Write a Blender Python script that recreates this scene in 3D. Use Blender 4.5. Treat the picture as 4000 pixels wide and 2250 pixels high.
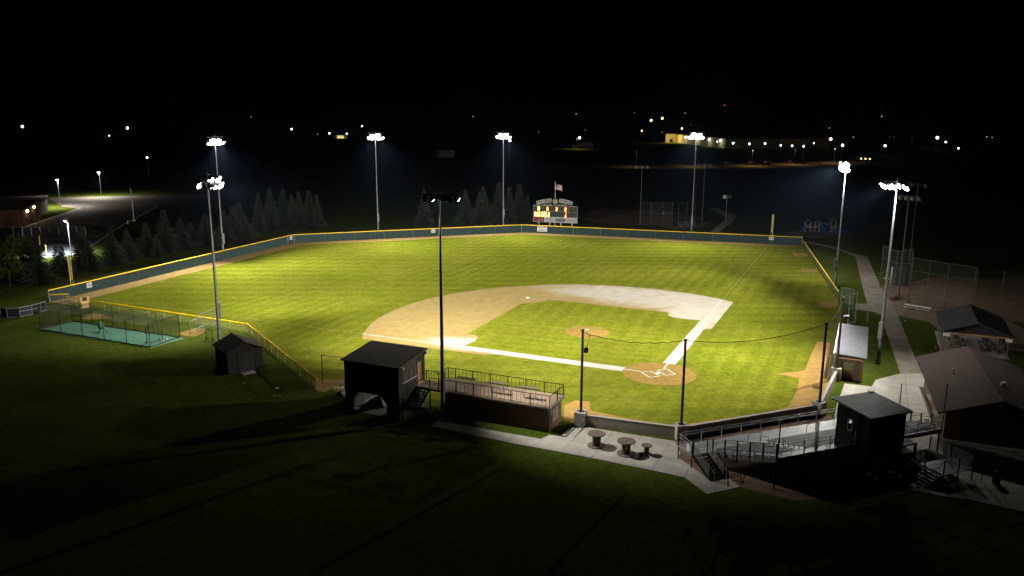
import bpy, bmesh, math, random
from mathutils import Vector, Matrix
R = math.radians
S2 = math.sqrt(0.5)
sc = bpy.context.scene
col = sc.collection
for o in list(bpy.data.objects):
    bpy.data.objects.remove(o)

# ---------------------------------------------------------------- camera
cam = bpy.data.cameras.new("camera")
cam.sensor_width = 36.0
cam.lens = 28.357
cam.clip_start = 0.5
cam.clip_end = 12000
co = bpy.data.objects.new("camera", cam)
col.objects.link(co)
cr = Vector((0.933976, -0.357318, 0.00363))
cu = Vector((0.073194, 0.201243, 0.976803))
cf = Vector((0.349759, 0.912045, -0.21411))
co.matrix_world = Matrix(((cr.x, cu.x, -cf.x, -45.045), (cr.y, cu.y, -cf.y, -72.523), (cr.z, cu.z, -cf.z, 27.911), (0, 0, 0, 1)))
sc.camera = co

# ---------------------------------------------------------------- night sky, a faint added fill lamp, exposure
w = bpy.data.worlds.new("World")
sc.world = w
w.use_nodes = True
wn = w.node_tree.nodes
sky = wn.new("ShaderNodeTexSky")
sky.sky_type = 'NISHITA'
sky.sun_disc = False
sky.sun_elevation = R(-9)
sky.sun_rotation = R(300)
bg = wn["Background"]
bg.inputs[1].default_value = 0.02
w.node_tree.links.new(sky.outputs[0], bg.inputs[0])
night_fill = bpy.data.lights.new("night_fill", 'SUN')  # added cool sun lamp as minimal fill; no moon is known
night_fill.energy = 0.002
night_fill.angle = R(0.5)
night_fill.color = (0.8, 0.88, 1.0)
mo = bpy.data.objects.new("night_fill", night_fill)
mo.rotation_euler = (R(50), 0, R(30))
col.objects.link(mo)
sc.view_settings.view_transform = 'Standard'
sc.view_settings.look = 'None'
sc.view_settings.gamma = 1.0
sc.view_settings.exposure = 0.0
sc.cycles.use_denoising = True
sc.cycles.volume_bounces = 0
sc.cycles.max_bounces = 6
sc.cycles.diffuse_bounces = 2
sc.cycles.transparent_max_bounces = 24
sc.cycles.sample_clamp_indirect = 4.0
FLOOD = 1.22          # overall flood level
HAZE = 0.000042

rnd = random.Random(7)

# ---------------------------------------------------------------- materials
MATS = {}
def nodes_of(m):
    m.use_nodes = True
    return m.node_tree.nodes, m.node_tree.links, m.node_tree.nodes["Principled BSDF"]

def mat(name, c, c2=None, rough=0.7, metal=0.0, scale=3.0, detail=5.0, bump=0.0, bscale=None, spec=0.3, coord='Object'):
    m = bpy.data.materials.new(name)
    N, L, P = nodes_of(m)
    P.inputs["Roughness"].default_value = rough
    P.inputs["Metallic"].default_value = metal
    P.inputs["Specular IOR Level"].default_value = spec
    if c2 is None:
        c2 = tuple(x * 0.78 for x in c)
    tc = N.new("ShaderNodeTexCoord")
    nz = N.new("ShaderNodeTexNoise")
    nz.inputs["Scale"].default_value = scale
    nz.inputs["Detail"].default_value = detail
    L.new(tc.outputs[coord], nz.inputs["Vector"])
    rp = N.new("ShaderNodeValToRGB")
    rp.color_ramp.elements[0].position = 0.32
    rp.color_ramp.elements[1].position = 0.68
    rp.color_ramp.elements[0].color = (*c2, 1)
    rp.color_ramp.elements[1].color = (*c, 1)
    L.new(nz.outputs["Fac"], rp.inputs[0])
    L.new(rp.outputs[0], P.inputs["Base Color"])
    if bump:
        n2 = N.new("ShaderNodeTexNoise")
        n2.inputs["Scale"].default_value = bscale or scale * 6
        n2.inputs["Detail"].default_value = 3
        L.new(tc.outputs[coord], n2.inputs["Vector"])
        b = N.new("ShaderNodeBump")
        b.inputs["Strength"].default_value = bump
        b.inputs["Distance"].default_value = 0.05
        L.new(n2.outputs["Fac"], b.inputs["Height"])
        L.new(b.outputs[0], P.inputs["Normal"])
    MATS[name] = m
    return m

def emit(name, c, s, sample=False):
    m = bpy.data.materials.new(name)
    N, L, P = nodes_of(m)
    P.inputs["Base Color"].default_value = (*[min(1, x) * 0.6 for x in c], 1)
    P.inputs["Emission Color"].default_value = (*c, 1)
    P.inputs["Emission Strength"].default_value = s
    if not sample:
        m.cycles.emission_sampling = 'NONE'
    MATS[name] = m
    return m

def film(name, c, fac, metal=0.0):
    """woven wire or net seen from far off: mostly open air, a little thread"""
    m = bpy.data.materials.new(name)
    N, L, P = nodes_of(m)
    P.inputs["Base Color"].default_value = (*c, 1)
    P.inputs["Roughness"].default_value = 0.6
    P.inputs["Metallic"].default_value = metal
    t = N.new("ShaderNodeBsdfTransparent")
    mx = N.new("ShaderNodeMixShader")
    tc = N.new("ShaderNodeTexCoord")
    nz = N.new("ShaderNodeTexNoise")
    nz.inputs["Scale"].default_value = 1.3
    L.new(tc.outputs["Object"], nz.inputs["Vector"])
    mr = N.new("ShaderNodeMapRange")
    mr.inputs[3].default_value = fac * 0.7
    mr.inputs[4].default_value = fac * 1.3
    L.new(nz.outputs["Fac"], mr.inputs[0])
    L.new(mr.outputs[0], mx.inputs[0])
    L.new(t.outputs[0], mx.inputs[1])
    L.new(P.outputs[0], mx.inputs[2])
    L.new(mx.outputs[0], N["Material Output"].inputs[0])
    MATS[name] = m
    return m

def grass(name, dark, light, yellow, scale, mow=None, patch=0.06):
    m = bpy.data.materials.new(name)
    N, L, P = nodes_of(m)
    P.inputs["Roughness"].default_value = 0.9
    P.inputs["Specular IOR Level"].default_value = 0.0
    tc = N.new("ShaderNodeTexCoord")
    def noise(s, d=4, rough=0.6, dist=0.0):
        n = N.new("ShaderNodeTexNoise")
        n.inputs["Scale"].default_value = s
        n.inputs["Detail"].default_value = d
        n.inputs["Roughness"].default_value = rough
        n.inputs["Distortion"].default_value = dist
        L.new(tc.outputs["Object"], n.inputs["Vector"])
        return n.outputs["Fac"]
    def ramp(f, a, b, ca, cb):
        r = N.new("ShaderNodeValToRGB")
        r.color_ramp.elements[0].position = a
        r.color_ramp.elements[1].position = b
        r.color_ramp.elements[0].color = (*ca, 1)
        r.color_ramp.elements[1].color = (*cb, 1)
        L.new(f, r.inputs[0])
        return r.outputs[0]
    def mix(f, a, b, mode='MIX'):
        x = N.new("ShaderNodeMix")
        x.data_type = 'RGBA'
        x.blend_type = mode
        if isinstance(f, float):
            x.inputs[0].default_value = f
        else:
            L.new(f, x.inputs[0])
        L.new(a, x.inputs[6])
        L.new(b, x.inputs[7])
        return x.outputs[2]
    fine = ramp(noise(scale, 6, 0.72), 0.34, 0.66, dark, light)
    big = ramp(noise(patch, 6, 0.7, 0.8), 0.38, 0.66, (0, 0, 0), (.75, .75, .75))
    yel = ramp(noise(scale * 0.8, 5, 0.7), 0.35, 0.7, tuple(x * 0.72 for x in yellow), yellow)
    c = mix(big, fine, yel)
    mid = ramp(noise(0.45, 5, 0.7, 0.5), 0.33, 0.67, (0.72, 0.75, 0.70), (1.14, 1.12, 1.12))
    c = mix(0.6, c, mid, 'MULTIPLY')
    tuft = ramp(noise(1.5, 4, 0.75), 0.36, 0.64, (0.62, 0.66, 0.55), (1.25, 1.22, 1.3))
    c = mix(0.65, c, tuft, 'MULTIPLY')
    for q, (ang, wsc, dk_) in enumerate(mow or ()):
        mp = N.new("ShaderNodeMapping")
        mp.inputs["Rotation"].default_value = (0, 0, R(ang))
        L.new(tc.outputs["Object"], mp.inputs["Vector"])
        wv = N.new("ShaderNodeTexWave")
        wv.wave_profile = 'SIN'
        wv.inputs["Scale"].default_value = wsc
        wv.inputs["Distortion"].default_value = 1.2
        wv.inputs["Detail"].default_value = 3
        wv.inputs["Detail Scale"].default_value = 0.9
        L.new(mp.outputs[0], wv.inputs["Vector"])
        st = ramp(wv.outputs["Fac"], 0.25, 0.75, (dk_, dk_ * 1.02, dk_), (1.04, 1.03, 1.04))
        mpg = N.new("ShaderNodeMapping"); mpg.inputs["Location"].default_value = (37.0 * q, 11, 0); L.new(tc.outputs["Object"], mpg.inputs["Vector"])
        ng = N.new("ShaderNodeTexNoise"); ng.inputs["Scale"].default_value = 0.03; ng.inputs["Detail"].default_value = 2; L.new(mpg.outputs[0], ng.inputs["Vector"])
        gate = ramp(ng.outputs["Fac"], 0.36, 0.60, (0.1, 0.1, 0.1), (1, 1, 1))
        c2 = mix(1.0, c, st, 'MULTIPLY')
        c = mix(gate, c, c2)
    L.new(c, P.inputs["Base Color"])
    b = N.new("ShaderNodeBump")
    b.inputs["Strength"].default_value = 0.55
    b.inputs["Distance"].default_value = 0.06
    L.new(noise(7.0, 4, 0.7), b.inputs["Height"])
    L.new(b.outputs[0], P.inputs["Normal"])
    MATS[name] = m
    return m

grass("field_grass", (0.068, 0.088, 0.006), (0.124, 0.138, 0.011), (0.158, 0.156, 0.020), 3.2, [(-69, 0.083, 0.82), (45, 0.15, 0.86)])  # yellowed to hold the overexposed look of floodlit turf
grass("infield_grass", (0.084, 0.104, 0.007), (0.140, 0.150, 0.012), (0.168, 0.164, 0.020), 3.2, [(40, 0.13, 0.86), (-50, 0.16, 0.90)])
grass("dim_grass", (0.026, 0.043, 0.005), (0.056, 0.076, 0.010), (0.078, 0.086, 0.018), 2.6)  # same grass, kept darker and greener to stand for less light
mat("foul_clay", (0.25, 0.155, 0.044), (0.19, 0.115, 0.030), rough=0.95, scale=1.2, bump=0.4, bscale=9, spec=0.1)
mat("clay", (0.190, 0.125, 0.026), (0.135, 0.085, 0.016), rough=0.95, scale=1.2, bump=0.4, bscale=9, spec=0.1)
mat("track_dirt", (0.255, 0.180, 0.062), (0.175, 0.120, 0.040), rough=0.95, scale=2.0, bump=0.4, bscale=9, spec=0.1)
mat("mulch", (0.12, 0.085, 0.055), (0.05, 0.035, 0.022), rough=0.95, scale=9, bump=0.8)
mat("bare_dirt", (0.16, 0.105, 0.072), (0.10, 0.066, 0.045), rough=0.95, scale=0.7, bump=0.5, bscale=6, spec=0.1)
mat("gravel_earth", (0.17, 0.135, 0.095), (0.10, 0.078, 0.052), rough=0.95, scale=1.4, bump=0.6, bscale=8, spec=0.1)
mat("chalk", (0.40, 0.40, 0.39), (0.33, 0.325, 0.31), rough=0.9, scale=5)
mat("faded_line", (0.26, 0.25, 0.07), (0.17, 0.17, 0.04), rough=0.9, scale=2)
mat("concrete", (0.33, 0.315, 0.28), (0.25, 0.24, 0.21), rough=0.9, scale=0.9, detail=8, bump=0.15, bscale=14, spec=0.15)
mat("walk_concrete", (0.21, 0.19, 0.155), (0.14, 0.125, 0.10), rough=0.9, scale=0.7, detail=8, bump=0.15, bscale=14, spec=0.1)
mat("concrete_wall", (0.30, 0.27, 0.23), (0.21, 0.19, 0.16), rough=0.9, scale=1.1, detail=8, bump=0.2, bscale=9, spec=0.15)
mat("lot_asphalt", (0.125, 0.110, 0.095), (0.095, 0.084, 0.072), rough=0.92, scale=0.3, bump=0.3, bscale=10, spec=0.1)
mat("asphalt", (0.060, 0.052, 0.045), (0.042, 0.037, 0.032), rough=0.92, scale=0.5, bump=0.3, bscale=10, spec=0.2)
mat("worn_road", (0.12, 0.088, 0.048), (0.085, 0.062, 0.034), rough=0.92, scale=0.4, bump=0.3)
mat("court", (0.24, 0.25, 0.26), (0.18, 0.19, 0.20), rough=0.85, scale=0.4)
mat("turf_green", (0.085, 0.20, 0.135), (0.060, 0.150, 0.098), rough=0.95, scale=0.9, bump=0.3, bscale=20, spec=0.1)
mat("windscreen", (0.034, 0.058, 0.057), (0.023, 0.042, 0.041), rough=0.85, scale=1.5, spec=0.15)
mat("yellow_cap", (0.95, 0.60, 0.008), (0.86, 0.53, 0.006), rough=0.45, scale=2)
mat("yellow_paint", (0.80, 0.62, 0.20), (0.70, 0.53, 0.16), rough=0.5, scale=4)
film("yellow_mesh", (0.72, 0.56, 0.18), 0.72)
mat("galvanised", (0.42, 0.44, 0.46), (0.30, 0.32, 0.34), rough=0.42, metal=0.55, scale=5)
mat("aluminium", (0.25, 0.265, 0.265), (0.18, 0.195, 0.195), rough=0.45, metal=0.35, scale=6)
mat("dark_seat", (0.075, 0.075, 0.080), (0.045, 0.045, 0.05), rough=0.6, metal=0.2, scale=3)  # darker than the aluminium planks
mat("dull_steel", (0.10, 0.105, 0.095), (0.07, 0.073, 0.066), rough=0.7, metal=0.2, scale=3)  # galvanised steel darkened to stand for weak light on outlying posts
mat("pole_steel", (0.20, 0.21, 0.215), (0.14, 0.15, 0.155), rough=0.5, metal=0.45, scale=1.5)
mat("wood_pole", (0.075, 0.048, 0.028), (0.042, 0.027, 0.016), rough=0.9, scale=4, bump=0.4)
mat("black_steel", (0.010, 0.010, 0.010), (0.007, 0.007, 0.007), rough=0.7, scale=5, spec=0.1)
mat("dark_can", (0.030, 0.031, 0.033), (0.020, 0.021, 0.022), rough=0.5, metal=0.3, scale=8)
film("chainlink", (0.30, 0.34, 0.33), 0.13, 0.3)
film("chainlink_dim", (0.10, 0.105, 0.10), 0.10, 0.2)  # chain link darkened to stand for weaker light
film("netting", (0.02, 0.022, 0.016), 0.17)
film("cage_net", (0.018, 0.024, 0.012), 0.20)
film("fence_scrim", (0.22, 0.30, 0.27), 0.42)
mat("black_siding", (0.030, 0.028, 0.024), (0.020, 0.018, 0.016), rough=0.6, scale=2)
mat("press_siding", (0.012, 0.012, 0.012), (0.008, 0.008, 0.008), rough=0.7, scale=2, spec=0.12)  # the booth's metal, darkened for the unlit press box walls
mat("brown_roof", (0.075, 0.066, 0.058), (0.055, 0.048, 0.042), rough=0.45, metal=0.2, scale=2)
mat("shingle_dark", (0.060, 0.058, 0.058), (0.038, 0.036, 0.037), rough=0.95, scale=5, bump=0.5, bscale=20)
mat("shingle_brown", (0.042, 0.029, 0.023), (0.024, 0.017, 0.013), rough=0.95, scale=4, bump=0.5, bscale=18)
mat("shed_wall", (0.036, 0.031, 0.027), (0.024, 0.021, 0.018), rough=0.85, scale=3)
mat("silver_roof", (0.27, 0.28, 0.31), (0.21, 0.22, 0.245), rough=0.36, metal=0.7, scale=2)
mat("black_roof", (0.10, 0.105, 0.115), (0.07, 0.073, 0.082), rough=0.42, metal=0.8, scale=2.5)
mat("deck_boards", (0.27, 0.205, 0.145), (0.215, 0.160, 0.112), rough=0.85, scale=2.5, bump=0.2, spec=0.15)
mat("weathered_wood", (0.150, 0.118, 0.088), (0.060, 0.046, 0.034), rough=0.9, scale=6, bump=0.4)
mat("door_pink", (0.42, 0.185, 0.11), (0.36, 0.155, 0.092), rough=0.6, scale=3)
mat("window_dark", (0.010, 0.010, 0.012), (0.006, 0.006, 0.007), rough=0.12, scale=2, spec=0.6)
mat("white_paint", (0.78, 0.78, 0.76), (0.66, 0.66, 0.64), rough=0.55, scale=4)
mat("sign_white", (0.62, 0.62, 0.60), (0.54, 0.54, 0.52), rough=0.5, scale=4)
mat("ink", (0.035, 0.045, 0.055), (0.025, 0.03, 0.04), rough=0.6)
mat("ink_red", (0.22, 0.035, 0.025), (0.16, 0.025, 0.02), rough=0.6)
mat("cream_sign", (0.34, 0.31, 0.20), (0.28, 0.255, 0.165), rough=0.6, scale=5)
mat("olive_sign", (0.22, 0.22, 0.06), (0.12, 0.15, 0.06), rough=0.6, scale=2.5)
mat("board_green", (0.030, 0.050, 0.030), (0.022, 0.038, 0.023), rough=0.6)
mat("letter_green", (0.018, 0.034, 0.022), (0.013, 0.026, 0.016), rough=0.5)
mat("trim_white", (0.44, 0.45, 0.42), (0.37, 0.38, 0.35), rough=0.5)
mat("ball_tan", (0.45, 0.34, 0.16), (0.36, 0.27, 0.12), rough=0.6)
mat("flag_red", (0.42, 0.05, 0.05), (0.34, 0.04, 0.04), rough=0.8)
mat("flag_blue", (0.05, 0.07, 0.20), (0.04, 0.055, 0.16), rough=0.8)
mat("flag_white", (0.70, 0.68, 0.66), (0.62, 0.60, 0.58), rough=0.8)
mat("plywood", (0.52, 0.30, 0.13), (0.42, 0.235, 0.10), rough=0.8, scale=2.2)
mat("black_tarp", (0.014, 0.014, 0.017), (0.009, 0.009, 0.011), rough=0.5, scale=2, bump=0.3)
mat("green_tarp", (0.020, 0.080, 0.050), (0.014, 0.055, 0.034), rough=0.6, scale=1.5, bump=0.4)
mat("blue_plastic", (0.012, 0.060, 0.28), (0.010, 0.045, 0.22), rough=0.4)
mat("tan_plastic", (0.26, 0.22, 0.17), (0.20, 0.17, 0.13), rough=0.5)
mat("boulder", (0.24, 0.24, 0.22), (0.12, 0.13, 0.12), rough=0.9, scale=3, bump=0.6)
mat("pale_stone", (0.50, 0.44, 0.32), (0.38, 0.33, 0.24), rough=0.9, scale=4, bump=0.3)
mat("spruce_needles", (0.058, 0.072, 0.042), (0.026, 0.034, 0.020), rough=0.9, scale=1.1, spec=0.1)
mat("leaves", (0.052, 0.070, 0.014), (0.022, 0.034, 0.008), rough=0.85, scale=1.0, spec=0.1)
mat("bark", (0.060, 0.045, 0.032), (0.035, 0.026, 0.019), rough=0.95, scale=5, bump=0.5)
mat("house_wall", (0.42, 0.36, 0.20), (0.34, 0.29, 0.16), rough=0.8, scale=0.4)
mat("gray_wall", (0.26, 0.25, 0.22), (0.20, 0.19, 0.17), rough=0.8, scale=0.5)
mat("brick_red", (0.065, 0.026, 0.014), (0.042, 0.017, 0.010), rough=0.9, scale=0.6)
mat("car_paint", (0.10, 0.10, 0.11), (0.08, 0.08, 0.09), rough=0.3, metal=0.3)
mat("rubber", (0.015, 0.015, 0.015), (0.01, 0.01, 0.01), rough=0.9)
emit("flood_lens", (1.0, 0.97, 0.90), 40.0)
emit("led_red", (1.0, 0.13, 0.03), 14.0)
emit("led_amber", (1.0, 0.55, 0.08), 16.0)
emit("lamp_warm", (1.0, 0.82, 0.55), 14.0)
emit("lamp_white", (0.95, 0.98, 1.0), 14.0)
emit("lamp_cool", (0.72, 0.93, 1.0), 11.0)
emit("lamp_orange", (1.0, 0.62, 0.22), 14.0)
emit("lamp_green", (0.45, 1.0, 0.35), 7.0)
emit("lamp_red", (1.0, 0.06, 0.04), 3.0)
for _n, _c in (("warm", (1.0, 0.82, 0.55)), ("white", (0.95, 0.98, 1.0)), ("cool", (0.72, 0.93, 1.0)), ("orange", (1.0, 0.62, 0.22))): emit("dim_" + _n, _c, 0.9)
emit("dim_red", (1.0, 0.05, 0.04), 0.22)
emit("porch_glow", (1.0, 0.80, 0.30), 0.9)

def brickmat(name, c1, c2, mortar):
    m = bpy.data.materials.new(name)
    N, L, P = nodes_of(m)
    P.inputs["Roughness"].default_value = 0.9
    P.inputs["Specular IOR Level"].default_value = 0.15
    tc = N.new("ShaderNodeTexCoord")
    sp = N.new("ShaderNodeSeparateXYZ")
    L.new(tc.outputs["Object"], sp.inputs[0])
    ad = N.new("ShaderNodeMath")
    L.new(sp.outputs[0], ad.inputs[0]); L.new(sp.outputs[1], ad.inputs[1])
    cb = N.new("ShaderNodeCombineXYZ")
    L.new(ad.outputs[0], cb.inputs[0]); L.new(sp.outputs[2], cb.inputs[1])
    b = N.new("ShaderNodeTexBrick")
    b.inputs["Color1"].default_value = (*c1, 1); b.inputs["Color2"].default_value = (*c2, 1); b.inputs["Mortar"].default_value = (*mortar, 1)
    b.inputs["Scale"].default_value = 1.0
    b.inputs["Brick Width"].default_value = 0.21; b.inputs["Row Height"].default_value = 0.075; b.inputs["Mortar Size"].default_value = 0.008
    L.new(cb.outputs[0], b.inputs["Vector"])
    L.new(b.outputs["Color"], P.inputs["Base Color"])
    bp = N.new("ShaderNodeBump"); bp.inputs["Strength"].default_value = 0.5; bp.inputs["Distance"].default_value = 0.01
    bp.invert = True
    L.new(b.outputs["Fac"], bp.inputs["Height"]); L.new(bp.outputs[0], P.inputs["Normal"])
    MATS[name] = m
brickmat("brick", (0.17, 0.085, 0.048), (0.12, 0.058, 0.034), (0.20, 0.17, 0.14))
brickmat("brick_tan", (0.21, 0.125, 0.070), (0.15, 0.088, 0.050), (0.22, 0.19, 0.15))

def infield_dirt():
    """watered, raked soil with a pale dried-out patch between first and second base and along the paths"""
    m = bpy.data.materials.new("infield_dirt")
    N, L, P = nodes_of(m)
    P.inputs["Roughness"].default_value = 0.95
    P.inputs["Specular IOR Level"].default_value = 0.08
    tc = N.new("ShaderNodeTexCoord")
    def noise(s, d, dist=0.0):
        n = N.new("ShaderNodeTexNoise")
        n.inputs["Scale"].default_value = s; n.inputs["Detail"].default_value = d; n.inputs["Distortion"].default_value = dist
        L.new(tc.outputs["Object"], n.inputs["Vector"])
        return n.outputs["Fac"]
    def math_(op, a, b=None, c=None):
        x = N.new("ShaderNodeMath"); x.operation = op
        for i, v in enumerate((a, b, c)):
            if v is None: continue
            if isinstance(v, (int, float)): x.inputs[i].default_value = v
            else: L.new(v, x.inputs[i])
        return x.outputs[0]
    sp = N.new("ShaderNodeSeparateXYZ"); L.new(tc.outputs["Object"], sp.inputs[0])
    X, Y = sp.outputs[0], sp.outputs[1]
    def blob(cx, cy, ax, ay, ang):
        ca, sa = math.cos(R(ang)), math.sin(R(ang))
        dx = math_('SUBTRACT', X, cx); dy = math_('SUBTRACT', Y, cy)
        u = math_('DIVIDE', math_('ADD', math_('MULTIPLY', dx, ca), math_('MULTIPLY', dy, sa)), ax)
        v = math_('DIVIDE', math_('SUBTRACT', math_('MULTIPLY', dy, ca), math_('MULTIPLY', dx, sa)), ay)
        return math_('SUBTRACT', 1.0, math_('SQRT', math_('ADD', math_('MULTIPLY', u, u), math_('MULTIPLY', v, v))))
    f = blob(17.5, 33.5, 15.5, 6.2, -48)
    f = math_('MAXIMUM', f, blob(21.0, 22.0, 9.5, 6.0, 50))
    f = math_('MAXIMUM', f, math_('MULTIPLY', blob(-16.4, 18.6, 4.4, 2.2, -45), 0.8))
    wob = math_('MULTIPLY', math_('SUBTRACT', noise(0.22, 5, 0.8), 0.5), 1.0)
    f = math_('ADD', f, wob)
    mr = N.new("ShaderNodeMapRange"); mr.interpolation_type = 'SMOOTHSTEP'; mr.inputs[1].default_value = -0.40; mr.inputs[2].default_value = 0.46
    L.new(f, mr.inputs[0])
    wet = N.new("ShaderNodeValToRGB")
    wet.color_ramp.elements[0].position = 0.3; wet.color_ramp.elements[1].position = 0.7
    wet.color_ramp.elements[0].color = (0.172, 0.125, 0.038, 1); wet.color_ramp.elements[1].color = (0.225, 0.168, 0.062, 1)
    L.new(noise(0.9, 8), wet.inputs[0])
    dry = N.new("ShaderNodeValToRGB")
    dry.color_ramp.elements[0].position = 0.3; dry.color_ramp.elements[1].position = 0.7
    dry.color_ramp.elements[0].color = (0.262, 0.232, 0.175, 1); dry.color_ramp.elements[1].color = (0.310, 0.292, 0.255, 1)
    L.new(noise(0.7, 8), dry.inputs[0])
    mx = N.new("ShaderNodeMix"); mx.data_type = 'RGBA'
    L.new(mr.outputs[0], mx.inputs[0]); L.new(wet.outputs[0], mx.inputs[6]); L.new(dry.outputs[0], mx.inputs[7])
    L.new(mx.outputs[2], P.inputs["Base Color"])
    MATS["infield_dirt"] = m
infield_dirt()
mat("dry_dirt", (0.325, 0.308, 0.270), (0.275, 0.250, 0.205), rough=0.95, scale=0.8, detail=8, spec=0.08)

# ---------------------------------------------------------------- mesh helpers
class M:
    """collects shapes; build() links them as one mesh object"""
    def __init__(s, off=(0, 0, 0)):
        s.v = []; s.f = []; s.o = Vector((off[0], off[1], off[2] if len(off) > 2 else 0)); s.smooth = False
    def add(s, vs, fs):
        b = len(s.v)
        s.v += [tuple(Vector(x) - s.o) for x in vs]
        s.f += [tuple(b + i for i in f) for f in fs]
        return s
    def box(s, x0, x1, y0, y1, z0, z1):
        return s.add([(x0, y0, z0), (x1, y0, z0), (x1, y1, z0), (x0, y1, z0), (x0, y0, z1), (x1, y0, z1), (x1, y1, z1), (x0, y1, z1)],
                     [(3, 2, 1, 0), (4, 5, 6, 7), (0, 1, 5, 4), (1, 2, 6, 5), (2, 3, 7, 6), (3, 0, 4, 7)])
    def bar(s, a, b, wd, ht=None):
        a, b = Vector(a), Vector(b); ht = ht or wd
        d = (b - a).normalized()
        up = Vector((0, 0, 1)) if abs(d.z) < 0.95 else Vector((1, 0, 0))
        x = d.cross(up).normalized() * wd / 2; y = x.cross(d).normalized() * ht / 2
        vs = [p + i * x + j * y for p in (a, b) for i, j in ((-1, -1), (1, -1), (1, 1), (-1, 1))]
        return s.add(vs, [(3, 2, 1, 0), (4, 5, 6, 7), (0, 1, 5, 4), (1, 2, 6, 5), (2, 3, 7, 6), (3, 0, 4, 7)])
    def tube(s, a, b, r0, r1=None, n=8, cap=True):
        a, b = Vector(a), Vector(b); r1 = r0 if r1 is None else r1
        d = (b - a).normalized()
        up = Vector((0, 0, 1)) if abs(d.z) < 0.95 else Vector((1, 0, 0))
        x = d.cross(up).normalized(); y = x.cross(d).normalized()
        vs = []
        for p, r in ((a, r0), (b, r1)):
            for i in range(n):
                t = 2 * math.pi * i / n
                vs.append(p + x * r * math.cos(t) + y * r * math.sin(t))
        fs = [(i, (i + 1) % n, n + (i + 1) % n, n + i) for i in range(n)]
        if cap: fs += [tuple(range(n - 1, -1, -1)), tuple(range(n, 2 * n))]
        return s.add(vs, fs)
    def path(s, pts, r, n=6):
        for a, b in zip(pts, pts[1:]): s.tube(a, b, r, n=n)
        return s
    def lathe(s, prof, c=(0, 0, 0), n=24):
        c = Vector(c); vs = []; k = len(prof)
        for i in range(n):
            t = 2 * math.pi * i / n
            for r, z in prof: vs.append(c + Vector((r * math.cos(t), r * math.sin(t), z)))
        fs = [(i * k + j, ((i + 1) % n) * k + j, ((i + 1) % n) * k + j + 1, i * k + j + 1) for i in range(n) for j in range(k - 1)]
        return s.add(vs, fs)
    def sheet(s, pts, z):
        return s.add([(x, y, z) for x, y in pts], [tuple(range(len(pts)))])
    def prism(s, pts, z0, z1):
        n = len(pts)
        return s.add([(x, y, z0) for x, y in pts] + [(x, y, z1) for x, y in pts],
                     [tuple(range(n - 1, -1, -1)), tuple(range(n, 2 * n))] + [(i, (i + 1) % n, n + (i + 1) % n, n + i) for i in range(n)])
    def quad(s, a, b, c, d):
        return s.add([a, b, c, d], [(0, 1, 2, 3)])
    def build(s, name, m, parent=None):
        me = bpy.data.meshes.new(name)
        me.from_pydata(s.v, [], s.f)
        bm = bmesh.new(); bm.from_mesh(me)
        big = [f for f in bm.faces if len(f.verts) > 4]
        if big: bmesh.ops.triangulate(bm, faces=big)
        bmesh.ops.recalc_face_normals(bm, faces=bm.faces)
        bm.to_mesh(me); bm.free()
        me.materials.append(MATS[m])
        if s.smooth:
            for p in me.polygons: p.use_smooth = True
        return link(name, me, parent)

def link(name, me, parent=None, loc=(0, 0, 0), rot=(0, 0, 0), scale=(1, 1, 1)):
    o = bpy.data.objects.new(name, me)
    col.objects.link(o)
    o.location = loc; o.rotation_euler = rot; o.scale = scale
    if parent is not None: o.parent = parent
    return o

def tag(o, label, cat, group=None):
    o["label"] = label; o["category"] = cat
    if group: o["group"] = group
    return o

def thing(name, label, cat, loc=(0, 0, 0), rz=0.0, group=None):
    o = bpy.data.objects.new(name, None)
    o.empty_display_size = 0.3
    col.objects.link(o)
    o.location = (loc[0], loc[1], loc[2] if len(loc) > 2 else 0)
    o.rotation_euler = (0, 0, rz)
    return tag(o, label, cat, group)

def struct(name, mb, m):
    o = mb.build(name, m)
    o["kind"] = "structure"
    return o

def copy_tree(o, parent=None):
    c = o.copy(); col.objects.link(c); c.parent = parent
    for ch in list(o.children): copy_tree(ch, c)
    return c

ORD = ["first", "second", "third", "fourth", "fifth", "sixth", "seventh", "eighth", "ninth", "tenth", "eleventh", "twelfth", "thirteenth", "fourteenth", "fifteenth",
       "sixteenth", "seventeenth", "eighteenth", "nineteenth"]
def ordw(i):
    if i < 19: return ORD[i]
    tens = {20: "twentieth", 30: "thirtieth", 40: "fortieth", 50: "fiftieth"}
    base = {20: "twenty", 30: "thirty", 40: "forty", 50: "fifty"}
    k = i + 1
    return tens[k] if k % 10 == 0 else base[k // 10 * 10] + "-" + ORD[k % 10 - 1]

_tx = {}
def text_mesh(s, size, ext=0.01, bold=0.0):
    k = (s, size, ext, bold)
    if k not in _tx:
        cu_ = bpy.data.curves.new("lettering", 'FONT')
        cu_.body = s; cu_.size = size; cu_.extrude = ext; cu_.offset = bold
        cu_.align_x = 'CENTER'; cu_.align_y = 'CENTER'; cu_.resolution_u = 3
        o = bpy.data.objects.new("lettering", cu_); col.objects.link(o)
        dg = bpy.context.evaluated_depsgraph_get(); dg.update()
        me = bpy.data.meshes.new_from_object(o.evaluated_get(dg))
        bpy.data.objects.remove(o)
        _tx[k] = me
    return _tx[k]
def lettering(s, size, m, parent, loc, rot, ext=0.01, bold=0.0, name="lettering"):
    me = text_mesh(s, size, ext, bold).copy()
    me.materials.clear(); me.materials.append(MATS[m])
    return link(name, me, parent, loc, rot)

def ST(s, t):          # frame along the third-base line: s towards the backstop, t towards the field
    return (s * S2 + t * S2, -s * S2 + t * S2)
def UV(s, t):          # frame along the first-base line: s up the line, t away from the field
    return (s * S2 + t * S2, s * S2 - t * S2)
def unit(a, b):
    v = Vector((b[0] - a[0], b[1] - a[1], 0)); return v.normalized(), v.length

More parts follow.
